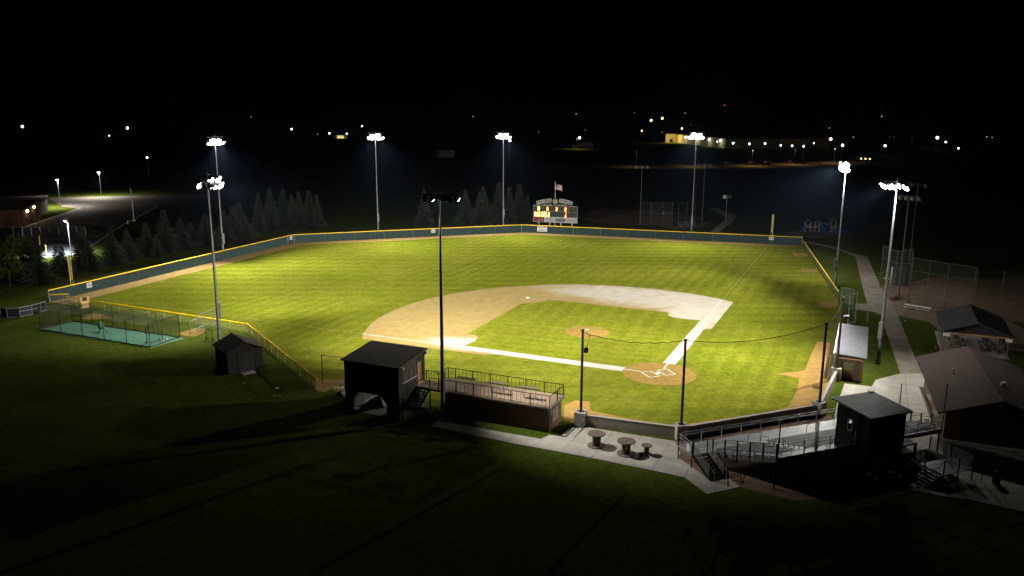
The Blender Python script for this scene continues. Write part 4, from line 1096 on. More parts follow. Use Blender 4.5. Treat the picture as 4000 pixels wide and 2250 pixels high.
bn = thing("wall_bench", "small brown bench against the tan brick concession wall", "bench", (15.2, -22.0, .05), ca_)
M().box(-.7, .7, .25, .6, .42, .47).build("seat", "weathered_wood", bn)
for x in (-.6, .6): M().box(x - .04, x + .04, .28, .57, 0, .42).build("leg", "black_steel", bn)

# ================================================================ FIRST-BASE DUGOUT (local x up the line, y towards field)
rd = thing("first_base_dugout", "brick dugout with bright silver corrugated roof", "dugout", UV(13.2, 18.9), R(45))
def U(s, t): return (s - 13.2, 18.9 - t)
def ubox(mb, s0, s1, t0, t1, z0, z1):
    a = U(s0, t1); b = U(s1, t0); return mb.box(a[0], b[0], a[1], b[1], z0, z1)
ubox(M(), 6.5, 6.75, 17.7, 20.0, 0, 2.3).build("end_wall", "brick", rd)
ubox(M(), 19.8, 20.05, 17.7, 20.0, 0, 2.3).build("end_wall", "brick", rd)
ubox(M(), 6.76, 19.79, 19.78, 20.0, 0, 2.3).build("rear_wall", "brick", rd)
for s_ in (9.5, 13.2, 16.8): ubox(M(), s_ - .06, s_ + .06, 17.75, 17.87, 0, 2.4).build("post", "black_steel", rd)
sg = ubox(M(), 6.455, 6.495, 18.25, 19.3, .95, 1.95).build("sign_panel", "olive_sign", rd)
for z, a, b in ((1.68, 18.4, 19.1), (1.45, 18.45, 18.95), (1.2, 18.35, 19.1)): ubox(M(), 6.445, 6.455, a, b, z, z + .1).build("text_line", "cream_sign", sg)
ubox(M(), 6.3, 6.5, 19.95, 20.15, 0, 2.3).build("corner_pillar", "brick_tan", rd)
a0, b0 = U(6.8, 20.45), U(20.6, 17.25)
mb = M(); mb.add([(a0[0], a0[1], 2.42), (b0[0], a0[1], 2.42), (b0[0], b0[1], 2.62), (a0[0], b0[1], 2.62), (a0[0], a0[1], 2.49), (b0[0], a0[1], 2.49), (b0[0], b0[1], 2.69), (a0[0], b0[1], 2.69)], [(3, 2, 1, 0), (4, 5, 6, 7), (0, 1, 5, 4), (1, 2, 6, 5), (2, 3, 7, 6), (3, 0, 4, 7)])
rf = mb.build("roof", "silver_roof", rd)
for i in range(46):
    x = a0[0] + .1 + i * (b0[0] - a0[0] - .2) / 45
    M().bar((x, a0[1], 2.495), (x, b0[1], 2.695), .11, .06).build("roof_rib", "silver_roof", rf)
ubox(M(), 6.7, 20.6, 17.15, 17.24, 2.45, 2.7).build("gutter", "galvanised", rd)
for k, s_ in enumerate((5.9,)):
    hd = thing("home_net_post", "slim grey post pair beside the silver roof dugout corner", "post", UV(6.0, 17.3), R(45))
    for y in (0, .4): M().tube((0, y, 0), (0, y, 2.6), .05).build("shaft", "galvanised", hd)

# ================================================================ PICNIC SHELTER
ps = thing("picnic_shelter", "open picnic shelter with dark gabled roof beyond the walkway", "shelter", (35.6, -4.4), R(45))
slab_roof(0, 2.5, -3.8, 3.85, 0, 10.6, "shingle_dark", ps); slab_roof(-3.805, 3.848, -7.6, 2.5, 0, 10.6, "shingle_dark", ps)
mb = M(); mb.add([(.35, -.5, 2.55), (.35, -7.1, 2.55), (.35, -3.8, 3.75), (.45, -.5, 2.55), (.45, -7.1, 2.55), (.45, -3.8, 3.75)], [(0, 1, 2), (5, 4, 3), (0, 3, 4, 1), (1, 4, 5, 2), (2, 5, 3, 0)]); mb.build("gable_panel", "shed_wall", ps)
for x in (.5, 3.7, 6.9, 10.1):
    for y in (-.5, -7.1): M().bar((x, y, 0), (x, y, 2.6), .14).build("post", "weathered_wood", ps)
M().bar((.5, -.5, 2.4), (.5, -7.1, 2.4), .1, .16).build("tie_beam", "plywood", ps)
for y in (-.7, -7.1): M().box(.28, .34, y - .35, y + .35, 2.0, 2.4).build("end_lamp", "white_paint", ps)
M().box(.2, 10.4, -7.4, -.2, 0.012, .05).build("floor_slab", "concrete", ps)
for k, (x, y) in enumerate(((2.2, -2.2), (2.2, -5.4), (5.2, -2.2), (5.2, -5.4))):
    q = Vector((35.6 + (x * S2 - y * S2), -4.4 + (x * S2 + y * S2), .05))
    pt = thing("picnic_table", ("front left", "front right", "back left", "back right")[k] + " picnic table under the dark-roofed shelter", "picnic table", q, R(45), "picnic tables under the shelter")
    M().box(-.9, .9, -.38, .38, .70, .75).build("table_top", "weathered_wood", pt)
    for y2 in (-.72, .72): M().box(-.9, .9, y2 - .13, y2 + .13, .42, .46).build("bench_plank", "weathered_wood", pt)
    for x2 in (-.6, .6):
        for s_ in (-1, 1): M().bar((x2, .68 * s_, 0), (x2, .2 * s_, .7), .07).build("leg", "weathered_wood", pt)

# ================================================================ SOFTBALL BACKSTOPS
def backstop(label, posts, hts, rails, m="chainlink_dim"):
    o = thing("softball_backstop", label, "backstop", posts[0]); of = (*posts[0], 0)
    for (p, h) in zip(posts, hts): M(of).tube((*p, 0), (*p, h), .06, n=8).build("post", "dull_steel", o)
    for a, b, ha, hb in zip(posts, posts[1:], hts, hts[1:]):
        for f in rails: M(of).tube((*a, ha * f), (*b, hb * f), .03, n=6).build("rail", "dull_steel", o)
        M(of).quad((*a, .05), (*b, .05), (*b, hb), (*a, ha)).build("chain_link_mesh", m, o)
backstop("tall chain link softball backstop at the right beyond the walkway", [(52.9, 16.3), (53.5, 13.8), (54.1, 11.1), (55.2, 7.6)], [6.9, 6.85, 6.9, 6.9], (.02, .25, .4, .72, .99))
backstop("tall side posts of the softball backstop running off to the right", [(57.5, 26.6), (55.2, 21.5), (52.9, 16.5)], [6.9, 6.9, 8.2], (.02, .72, .99))
backstop("tall far-right posts of the softball fence near the picnic shelter", [(55.3, 7.4), (58.7, 6.0), (61.5, 3.0)], [6.6, 6.4, 6.4], (.02, .5))
backstop("distant chain link softball backstop with eight posts beyond right-center fence", [(57.1, 104.1), (59.9, 103.7), (62.4, 102.3), (64.4, 101.0), (67.2, 102.6), (70.4, 103.7), (73.2, 105.1), (74.6, 106.2)], [5.9, 5.7, 5.7, 5.8, 5.6, 5.4, 5.7, 5.8], (.02, .27, .52, .99))
sb_ = thing("team_bench", "long white bench in front of the right softball backstop", "bench", (49.65, 14.1), math.atan2(-3.4, 1.5))
M().box(0, 3.7, -.16, .16, .55, .6).build("seat", "white_paint", sb_); M().box(0, 3.7, -.5, -.25, .25, .3).build("foot_plank", "galvanised", sb_)
for x in (.3, 1.85, 3.4): M().bar((x, 0, 0), (x, 0, .55), .06).build("leg", "galvanised", sb_); M().bar((x, -.5, .22), (x, 0, .3), .05).build("bracket", "galvanised", sb_)
bc = thing("equipment_cabinet", "black cabinet beside the softball backstop lamp pole", "cabinet", (61.7, 26.4), R(-60))
M().box(-.9, .9, -.5, .5, 0, 3.1).build("case", "black_siding", bc); M().box(-.85, -.02, -.52, -.5, .1, 2.9).build("door", "black_tarp", bc); M().box(.02, .85, -.52, -.5, .1, 2.9).build("door", "black_tarp", bc)
wc = thing("drinking_fountain", "pale drinking fountain pillar with shelf left of the black cabinet", "fountain", (60.9, 27.6), R(-60))
M().box(-.2, .2, -.2, .2, 0, 1.5).build("pillar", "concrete", wc); M().box(-1.1, -.2, -.25, .25, .8, .95).build("shelf", "pale_stone", wc); M().box(-.1, .1, -.1, .1, 1.5, 2.9).build("white_panel", "white_paint", wc)
dg = thing("dead_shrub", "tangle of bare twigs at the base of the softball lamp pole", "shrub", (52.6, 18.4)); mb = M()
for i in range(60):
    a = rnd.uniform(0, 6.28); e = rnd.uniform(.3, 1.2); l = rnd.uniform(.4, 1.2); b = Vector((rnd.uniform(-.9, .9), rnd.uniform(-.5, .5), 0))
    mb.bar(b, b + Vector((math.cos(a) * math.cos(e), math.sin(a) * math.cos(e), math.sin(e))) * l, .03)
mb.build("twigs", "bark", dg)["kind"] = "stuff"
bl = thing("small_bleacher", "small galvanised bleacher behind the distant softball backstop", "bleacher", (64.8, 97.5), R(3))
for i in range(3):
    M().box(0, 4.3, .5 * i, .5 * i + .25, .35 + .3 * i, .40 + .3 * i).build("seat_plank", "aluminium", bl)
for x in (.1, 2.1, 4.2):
    M().bar((x, -.1, .02), (x, 1.6, 1.1), .05).build("frame_leg", "galvanised", bl); M().bar((x, 1.3, 0), (x, 1.3, 1.1), .05).build("frame_leg", "galvanised", bl)
M().bar((0, -.05, 1.15), (4.3, -.05, 1.15), .05).build("rail", "galvanised", bl)
for x in (0, 2.15, 4.3): M().bar((x, -.05, 0), (x, -.05, 1.15), .05).build("rail_post", "galvanised", bl)
M().bar((0, -.05, .05), (2.15, -.05, 1.1), .04).build("brace", "galvanised", bl)
fs = thing("hanging_sign", "small dim white panel sign beyond the right field fence", "sign", (83.1, 106.5), R(-25))
M().box(0, .9, -.03, .03, 5.6, 6.5).build("panel", "sign_white", fs); M().box(.95, 2.2, -.03, .03, 5.6, 6.5).build("dark_panel", "board_green", fs); lettering("FCA", .6, "gray_wall", fs, (1.6, -.04, 6.05), (R(90), 0, 0)); M().tube((1.1, .1, 0), (1.1, .1, 6.5), .05).build("post", "galvanised", fs)

# ================================================================ SCOREBOARD AND FLAG
sbd = thing("scoreboard", "lit scoreboard with arched name sign and amber digits beyond the fence", "scoreboard", (36.0, 109.2), R(-36.3))
def SX(px): return (px - 682) / 97.7
def SZ(py): return 5.15 - (py - 715) / 97.7
M().box(-5.5, 5.5, 0, .35, 2.32, 5.12).build("face_panel", "board_green", sbd)
M().box(-5.5, 5.5, 0, .35, 1.05, 2.30).build("sponsor_panel", "trim_white", sbd)
for a, b, c, d in ((-5.58, 5.58, 5.10, 5.18), (-5.58, 5.58, 2.28, 2.36), (-5.58, 5.58, 1.0, 1.06)): M().box(a, b, -.03, .36, c, d).build("frame_bar", "trim_white", sbd)
for x in (-5.55, 5.55): M().box(x - .04, x + .04, -.03, .36, 1.06, 5.10).build("frame_bar", "trim_white", sbd)
for a, b, c, d in ((SX(385), SX(1000), SZ(842) - .02, SZ(842) + .02),): M().box(a, b, -.02, 0, c, d).build("divider", "trim_white", sbd)
for px in (385, 1000): M().box(SX(px) - .02, SX(px) + .02, -.02, 0, SZ(842), SZ(722)).build("divider", "trim_white", sbd)
M().box(SX(145), SX(385), -.02, 0, SZ(855) - .015, SZ(855) + .015).build("divider", "flag_red", sbd)
for x in (-4.2, -1.4, 1.4, 4.2): M().box(x - .12, x + .12, .36, .6, 0, 5.1).build("support_post", "galvanised", sbd)
RT = (R(90), 0, 0)
for t_, px, py in (("AT BAT", 245, 745), ("BALL", 490, 742), ("STRIKE", 718, 742), ("OUT", 935, 742), ("H/E", 1140, 745), ("RUNS", 930, 862), ("HITS", 1040, 865), ("ERR", 1160, 865)):
    lettering(t_, .26, "trim_white", sbd, (SX(px), -.012, SZ(py)), RT)
for k in range(10): lettering(str(k + 1), .24, "trim_white", sbd, (SX(365 + 49 * k), -.012, SZ(862)), RT)
SEG = {'0': 'abcdef', '1': 'bc', '2': 'abged', '3': 'abgcd', '4': 'fgbc', '5': 'afgcd', '6': 'afgedc', '7': 'abc', '8': 'abcdefg', '9': 'abcfgd'}
def digit(ch, px, py, h, m):
    w_, t = h * .52, h * .17; cx, cz = SX(px), SZ(py)
    R_ = {'a': (-w_ / 2, w_ / 2, h / 2 - t, h / 2), 'g': (-w_ / 2, w_ / 2, -t / 2, t / 2), 'd': (-w_ / 2, w_ / 2, -h / 2, -h / 2 + t), 'f': (-w_ / 2, -w_ / 2 + t, 0, h / 2), 'b': (w_ / 2 - t, w_ / 2, 0, h / 2), 'e': (-w_ / 2, -w_ / 2 + t, -h / 2, 0), 'c': (w_ / 2 - t, w_ / 2, -h / 2, 0)}
    mb = M()
    for s in SEG[ch]: x0, x1, z0, z1 = R_[s]; mb.quad((cx + x0, -.03, cz + z0), (cx + x1, -.03, cz + z0), (cx + x1, -.03, cz + z1), (cx + x0, -.03, cz + z1))
    mb.build("lit_digit", m, sbd)
digit('2', 275, 792, .82, "led_amber")
for ch, px in (('0', 492), ('2', 718), ('2', 935)): digit(ch, px, 795, .80, "led_red2" if "led_red2" in MATS else "led_red")
for row, py in (("0001", 900), ("0000", 960)):
    for ch, px in zip(row, (362, 410, 457, 522)): digit(ch, px, py, .52, "led_amber")
digit('1', 938, 897, .52, "led_red"); digit('0', 938, 962, .55, "led_red")
lettering("GUEST", .50, "led_amber", sbd, (SX(240), -.03, SZ(902)), RT, .005, .012); lettering("HOME", .52, "led_amber", sbd, (SX(240), -.03, SZ(962)), RT, .005, .012)
M().box(-5.5, SX(410), -.02, 0, 1.07, 2.27).build("sponsor_sign", "ink_red", sbd)
lettering("BASEBALL", .30, "trim_white", sbd, (SX(325), -.03, SZ(1055)), RT); lettering("ASSOCIATION", .22, "trim_white", sbd, (SX(310), -.03, SZ(1098)), RT)
lettering("HOTTOVY", .36, "ink", sbd, (SX(570), -.012, SZ(1038)), RT); lettering("AGENCY", .30, "ink", sbd, (SX(580), -.012, SZ(1078)), RT)
M().add([(SX(815) + 1.28 * math.cos(i * math.pi / 14), -.02, SZ(1058) + .40 * math.sin(i * math.pi / 14)) for i in range(28)], [tuple(range(28))]).build("oval_logo", "ink", sbd)
lettering("SUPERIOR", .36, "trim_white", sbd, (SX(815), -.03, SZ(1058)), RT, .005, .01)
lettering("Pizza Ranch", .46, "ink_red", sbd, (SX(1088), -.012, SZ(1060)), RT, .005, .008)
# arched name sign
def zc(x): return 6.47 - .0365 * x * x
def arch_word(word, xs):
    n = 14; x0, x1 = min(xs) - .42, max(xs) + .42; lo = []; hi = []
    for i in range(n + 1):
        x = x0 + (x1 - x0) * i / n; s = -.073 * x; q = math.hypot(1, s); hh = .48
        lo.append((x + s / q * hh, zc(x) - hh / q)); hi.append((x - s / q * hh, zc(x) + hh / q))
    ring_ = lo + hi[::-1]; k = len(ring_)
    mb = M(); mb.add([(x, .10, z) for x, z in ring_] + [(x, .2, z) for x, z in ring_], [tuple(range(k)), tuple(range(2 * k - 1, k - 1, -1))] + [(i, (i + 1) % k, k + (i + 1) % k, k + i) for i in range(k)])
    pl = mb.build("name_plate", "trim_white", sbd)
    for ch, x in zip(word, xs): lettering(ch, .92, "letter_green", sbd, (x, .085, zc(x)), (R(90), -math.atan(-.073 * x), 0), .02, .03)
arch_word("CHIZEK", [-4.35 + .58 * i for i in range(6)])
arch_word("FIELD", [1.42, 1.95, 2.55, 3.2, 3.85])
def disc(name, cx, cz, r, y, m, n=24): return M().add([(cx + r * math.cos(2 * math.pi * i / n), y, cz + r * math.sin(2 * math.pi * i / n)) for i in range(n)] + [(cx + r * math.cos(2 * math.pi * i / n), y + .05, cz + r * math.sin(2 * math.pi * i / n)) for i in range(n)], [tuple(range(n)), tuple(range(2 * n - 1, n - 1, -1))] + [(i, (i + 1) % n, n + (i + 1) % n, n + i) for i in range(n)]).build(name, m, sbd)
disc("emblem_ring", -.02, 6.2, .80, .10, "board_green"); disc("emblem_rim", -.02, 6.2, .66, .04, "trim_white"); disc("emblem_field", -.02, 6.2, .60, .0, "board_green"); disc("emblem_ball", -.02, 6.2, .48, -.06, "ball_tan")
for k in range(9):
    a = R(-60 - 30 * 0 + k * 30 + 200)
    M().box(-.02 + .73 * math.cos(a) - .05, -.02 + .73 * math.cos(a) + .05, .06, .09, 6.2 + .73 * math.sin(a) - .09, 6.2 + .73 * math.sin(a) + .09).build("laurel_leaf", "gray_wall", sbd)
for t_, px in (("MORRIS", 492), ("MINNESOTA", 860)):
    M().box(SX(px) - 1.05, SX(px) + 1.05, .05, .12, SZ(690) - .2, SZ(690) + .2).build("ribbon_plate", "gray_wall", sbd)
    lettering(t_, .34, "letter_green", sbd, (SX(px), .04, SZ(690)), RT, .005, .01)
fp = thing("flagpole", "thin white flagpole rising behind the scoreboard emblem", "flagpole", (36.2, 109.8))
M().tube((0, 0, 0), (0, 0, 11.0), .09, .05, 10).build("pole", "white_paint", fp); M().lathe([(.0, 11.2), (.09, 11.1), (.09, 11.02), (.0, 10.95)], n=10).build("finial", "ball_tan", fp)
fg = thing("flag", "small striped national flag flying from the flagpole above the scoreboard", "flag", (36.2, 109.8, 8.85), R(-36.3))
def fw_(x, z): return (x + .06, .10 * math.sin(3.4 * x) * (x / 2) + .03 * math.sin(2 * z), z - .30 * x - .05 * math.sin(4 * x))
for i in range(13):
    z1 = 1.75 - i * 1.42 / 13; z0 = z1 - 1.42 / 13; xs = 0 if i > 6 else .72; mb = M(); n = 10
    for k in range(n):
        a, b = xs + (1.7 - xs) * k / n, xs + (1.7 - xs) * (k + 1) / n
        mb.quad(fw_(a, z0), fw_(b, z0), fw_(b, z1), fw_(a, z1))
    mb.build("stripe", "flag_red" if i % 2 == 0 else "flag_white", fg)
mb = M()
for k in range(6):
    a, b = .72 * k / 6, .72 * (k + 1) / 6; mb.quad(fw_(a, .985), fw_(b, .985), fw_(b, 1.75), fw_(a, 1.75))
mb.build("canton", "flag_blue", fg)
st_ = M()
for i in range(5):
    for j in range(4):
        x, z = .08 + i * .135, 1.06 + j * .18; p0 = fw_(x, z)
        st_.quad((p0[0] - .025, p0[1] - .01, p0[2] - .025), (p0[0] + .025, p0[1] - .01, p0[2] - .025), (p0[0] + .025, p0[1] - .01, p0[2] + .025), (p0[0] - .025, p0[1] - .01, p0[2] + .025))
st_.build("stars", "flag_white", fg)["kind"] = "stuff"

# ================================================================ TREES
def spruce_mesh(seed):
    r = random.Random(seed); mb = M(); H = 1.0
    lv = 30
    for i in range(lv):
        z = .05 + .93 * (i / lv) ** .92; rad = .36 * (1 - z) ** 1.12 * r.uniform(.70, 1.15) + .008
        nb = max(5, int(15 * (1 - z) + 4)); a0 = r.uniform(0, 6.28)
        for b in range(nb):
            a = a0 + 6.283 * b / nb + r.uniform(-.2, .2); L_ = rad * r.uniform(.72, 1.15); dz = -L_ * r.uniform(.22, .5)
            d = Vector((math.cos(a), math.sin(a), 0)); sd = Vector((-d.y, d.x, 0)); m_ = max(3, int(L_ / .035))
            for k in range(m_):
                f = (k + .4) / m_; c = d * L_ * f + Vector((0, 0, z + dz * f + .02 * f * f)); w_ = (.030 + .05 * (1 - f) * L_ / .3) * r.uniform(.7, 1.3)
                for s in (-1, 1):
                    tip = c + sd * s * w_ + d * w_ * r.uniform(.3, .9) + Vector((0, 0, -w_ * r.uniform(.1, .6)))
                    mb.add([c - d * .012, tip, c + d * .022 + Vector((0, 0, .006))], [(0, 1, 2)])
            t = d * L_ + Vector((0, 0, z + dz + .02)); mb.add([t - sd * .012, t + sd * .012, t + d * .03 + Vector((0, 0, -.005))], [(0, 1, 2)])
    o = mb.build("crown", "spruce_needles"); me = o.data; bpy.data.objects.remove(o)
    return me
SPR = [spruce_mesh(s) for s in (3, 11, 29, 41)]
_t = M().tube((0, 0, 0), (0, 0, .95), .018, .003, 7).build("trunk", "bark"); TRK = _t.data; bpy.data.objects.remove(_t)
def spruce(p, h, label, group, wide=1.0):
    o = thing("spruce_tree", label, "tree", p, rnd.uniform(0, 6.28), group); k = h * wide * rnd.uniform(.85, 1.2); h *= rnd.uniform(.94, 1.06); o.rotation_euler.x = rnd.uniform(-.04, .04); o.rotation_euler.y = rnd.uniform(-.04, .04)
    link("crown", rnd.choice(SPR), o, scale=(k, k, h)); link("trunk", TRK, o, scale=(h, h, h))
T1 = [(-71.3, 76.5, 7.6), (-69.1, 81.8, 5.6), (-68.0, 81.3, 5.4), (-65.9, 87.8, 7.4), (-64.6, 85.4, 5.6), (-61.5, 90.3, 7.0), (-58.9, 94.2, 6.1), (-56.0, 97.8, 6.8), (-54.3, 96.5, 4.4), (-52.9, 100.9, 8.5), (-49.8, 103.5, 6.4), (-47.9, 107.4, 5.2), (-45.0, 106.4, 7.1), (-41.2, 109.2, 7.6), (-39.3, 111.4, 7.8), (-38.0, 113.2, 8.2)]
for i, (x, y, h) in enumerate(T1): spruce((x, y), h, f"{ORD[i]} spruce from the left in the row behind the left field fence", "spruces behind the left field fence", 1.4)
T2 = [(-33.3, 124.7, 9.3), (-30.3, 125.3, 10.1), (-27.3, 126, 10.4), (-25.3, 124.5, 9.1), (-23.9, 124.8, 9.5), (-21.6, 124.9, 9.8), (-19.4, 125, 8.4)]
for i, (x, y, h) in enumerate(T2): spruce((x, y), h, f"{ORD[i]} spruce from the left in the dark clump behind left-center", "dark spruces behind left-center")
T3 = [(5.9, 121.6, 10.0), (16.2, 119.9, 9.0), (18.9, 117, 8.9), (20.7, 117.9, 10.5), (23.7, 116.3, 11.4), (26.7, 117.1, 9.6), (30.0, 117.9, 10.5), (31.6, 117.4, 7.2)]
for i, (x, y, h) in enumerate(T3): spruce((x, y), h, f"{ORD[i]} spruce from the left in the group left of the scoreboard", "spruces left of the scoreboard")
def leafy_mesh(seed, n, rx, rz0, rz1, leaf):
    r = random.Random(seed); mb = M(); cl = []
    for _ in range(26):
        a, e, q = r.uniform(0, 6.28), r.uniform(-1, 1), r.uniform(.35, 1) ; cl.append((Vector((math.cos(a) * rx * q * math.sqrt(1 - e * e), math.sin(a) * rx * q * math.sqrt(1 - e * e), (rz0 + rz1) / 2 + e * (rz1 - rz0) / 2 * q)), r.uniform(.18, .4) * rx))
    for _ in range(n):
        c, s = r.choice(cl); v = Vector((r.gauss(0, 1), r.gauss(0, 1), r.gauss(0, 1))).normalized() * s * r.uniform(.5, 1.05); p = c + v
        u = Vector((r.gauss(0, 1), r.gauss(0, 1), r.gauss(0, .6))).normalized() * leaf; w_ = u.cross(Vector((r.gauss(0, 1), r.gauss(0, 1), r.gauss(0, 1)))).normalized() * leaf * .6
        mb.add([p - u, p + w_, p + u, p - w_], [(0, 1, 2, 3)])
    o = mb.build("crown", "leaves"); me = o.data; bpy.data.objects.remove(o); return me
LF1 = leafy_mesh(5, 5200, 2.9, 1.2, 8.2, .17); LF2 = leafy_mesh(8, 2200, 2.6, 1.8, 6.5, .22)
def leafy(p, me, s, label, group=None, nm="leafy_tree"):
    o = thing(nm, label, "tree", p, rnd.uniform(0, 6.28), group); link("crown", me, o, scale=(s, s, s))
    mb = M().tube((0, 0, 0), (0, 0, 3.2 * s), .16 * s, .09 * s, 8)
    for a in range(4): mb.tube((0, 0, (1.6 + .4 * a) * s), (1.3 * s * math.cos(a * 1.7), 1.3 * s * math.sin(a * 1.7), (3.2 + .5 * a) * s), .07 * s, .03 * s, 6)
    mb.build("trunk", "bark", o)
leafy((-75.3, 76.2), LF1, 1.0, "broad leafy tree at the left edge beside the first spruce")
leafy((-78.5, 73.2), LF1, .95, "leafy tree cut by the left picture edge")
leafy((-73.2, 79.6), LF1, .92, "dark leafy tree behind the first spruce at left")
for i, (x, y, s) in enumerate(((191.3, 271.6, 1.05), (197.5, 270, .8), (242, 268, .9), (246, 267, .75), (259.6, 270, 1.15), (225, 268, .5))):
    leafy((x, y), LF2, s, f"{ORD[i]} dark round tree from the left against the lit distant road", "dark trees along the distant road", "distant_tree")

# ================================================================ BATTING CAGE AREA
cg, of = st_thing("batting_cage", "long net batting cage on dark posts over green turf", "batting cage", -68, -13.3)
NS = 6; S0, S1, TA, TB = -77.6, -58.2, -15.7, -11.1; H = 2.95
fr = [S0 + (S1 - S0) * i / (NS - 1) for i in range(NS)]
struct("cage_turf", M().sheet([ST(S0 - .2, TA - .2), ST(S1 + .3, TA - .2), ST(S1 + .6, TB + .1), ST(S0 + .3, TB + .3)], 0.016), "turf_green")
for s_ in fr:
    for t_ in (TA, TB): M(of).tube((s_, t_, 0), (s_, t_, H), .045, n=6).build("post", "black_steel", cg)
    M(of).tube((s_, TA, H), (s_, TB, H), .03, n=6).build("cross_cable", "black_steel", cg)
    for q, t_ in enumerate((TA, TB)):
        s2 = s_ + .01
mb = M(of); nx, ny = 30, 8; vs = []
for i in range(nx + 1):
    for j in range(ny + 1):
        f = i / nx; g0 = f * (NS - 1); fr_ = g0 - math.floor(g0); tt = j / ny
        vs.append((S0 + (S1 - S0) * f, TA + (TB - TA) * tt, H - .08 - .55 * 4 * fr_ * (1 - fr_) * (.45 + .55 * 4 * tt * (1 - tt))))
mb.add(vs, [(i * (ny + 1) + j, (i + 1) * (ny + 1) + j, (i + 1) * (ny + 1) + j + 1, i * (ny + 1) + j + 1) for i in range(nx) for j in range(ny)])
mb.build("roof_net", "cage_net", cg)
for t_, nm in ((TA, "side_net"), (TB, "side_net")):
    mb = M(of)
    for i in range(nx):
        f0, f1 = i / nx, (i + 1) / nx
        def top(f): g0 = f * (NS - 1); q = g0 - math.floor(g0); return H - .08 - .25 * 4 * q * (1 - q)
        s0, s1 = S0 + (S1 - S0) * f0, S0 + (S1 - S0) * f1
        mb.quad((s0, t_, .03), (s1, t_, .03), (s1, t_, top(f1)), (s0, t_, top(f0)))
    mb.build(nm, "cage_net", cg)
    pts = [(S0 + (S1 - S0) * i / 40, t_ + rnd.uniform(-.12, .12) - (.12 if t_ == TA else 0), .07 + rnd.uniform(0, .05)) for i in range(41)]
    M(of).path(pts, .07, 5).build("net_hem", "black_tarp", cg)
for s_ in (S0, S1):
    M(of).quad((s_, TA, .03), (s_, TB, .03), (s_, TB, H), (s_, TA, H)).build("end_net", "cage_net", cg)
    M(of).path([(s_ + rnd.uniform(-.1, .1), TA + (TB - TA) * i / 10, .08) for i in range(11)], .06, 5).build("net_hem", "black_tarp", cg)
ls = thing("pitching_screen", "L-shaped net screen on wheels inside the near end of the cage", "screen", (-52.7, 31.5), math.atan2(1.44, 1.82))
M().path([(0, 0, .1), (0, 0, 2.15), (1.1, 0, 2.15), (1.1, 0, 1.2), (2.2, 0, 1.2), (2.2, 0, .1), (0, 0, .1)], .035, 6).build("frame", "black_steel", ls)
M().add([(0, 0, .1), (0, 0, 2.15), (1.1, 0, 2.15), (1.1, 0, 1.2), (2.2, 0, 1.2), (2.2, 0, .1)], [(0, 1, 2, 3, 4, 5)]).build("screen_net", "cage_net", ls)
for x in (0.2, 2.0): M().bar((x, -.5, .06), (x, .5, .06), .05).build("foot", "white_paint", ls); M().tube((x, .5, .12), (x + .06, .5, .12), .12, n=12).build("wheel", "rubber", ls)
pm = thing("pitching_machine", "teal covered pitching machine standing on the cage turf", "pitching machine", (-58.4, 39.2))
M().lathe([(.30, .55), (.38, .8), (.34, 1.15), (.2, 1.5), (.02, 1.6)], n=12).build("cover", "turf_green", pm)
for a in (0, 2.1, 4.2): M().bar((.15 * math.cos(a), .15 * math.sin(a), .7), (.65 * math.cos(a), .65 * math.sin(a), .02), .05).build("leg", "black_steel", pm)
bl_ = thing("rolling_ball", "white ball lying on the turf beside the pitching screen", "ball", (-50.5, 32.9, .13)); M().lathe([(.0, -.11), (.08, -.08), (.11, 0), (.08, .08), (.0, .11)], n=12).build("shell", "white_paint", bl_)
pb2 = thing("throwing_target", "tan plywood throwing target with black patch by the batting cage", "target", (-61.7, 52.7), math.atan2(.51, 1.02))
M().box(-.58, .58, -.03, .03, .45, 2.1).build("board", "plywood", pb2); M().box(-.33, .3, -.04, -.03, 1.5, 2.05).build("strike_patch", "black_tarp", pb2)
for x in (-.5, .5): M().bar((x, -.55, 0), (x, 0, 1.3), .05).build("leg", "weathered_wood", pb2); M().bar((x, .75, 0), (x, 0.03, 1.5), .05).build("leg", "weathered_wood", pb2)
bt_ = thing("portable_backstop", "black skirted portable batting backstop with silver top rail at left edge", "backstop", (-69.5, 53.2))
arcp = [Vector((-2.6, -.5, 0)), Vector((-1.7, -1.2, 0)), Vector((-.2, -1.1, 0)), Vector((1.1, -.2, 0)), Vector((2.0, .9, 0)), Vector((2.5, 1.9, 0))]
mb = M()
for a, b in zip(arcp, arcp[1:]): mb.quad(a + Vector((0, 0, .05)), b + Vector((0, 0, .05)), b + Vector((0, 0, 1.25)), a + Vector((0, 0, 1.25)))
mb.build("skirt", "black_tarp", bt_)
M().path([tuple(q + Vector((0, 0, 1.32))) for q in arcp], .06, 8).build("top_rail", "aluminium", bt_)
M().path([tuple(q + Vector((0, -.06, .07))) for q in arcp], .04, 6).build("bottom_rail", "aluminium", bt_)
M().path([tuple(q + Vector((.02, -.12, .8))) for q in arcp[2:5]], .045, 6).build("middle_rail", "aluminium", bt_)
for q in arcp: M().tube((q.x, q.y - .08, 0), (q.x, q.y - .08, 1.32), .035, n=6).build("upright", "aluminium", bt_)
for a in (0, 2): M().tube((-.4 + a, -1.3 + a * .6, .25), (-.4 + a, -1.2 + a * .6, .25), .25, n=14).build("wheel", "rubber", bt_)
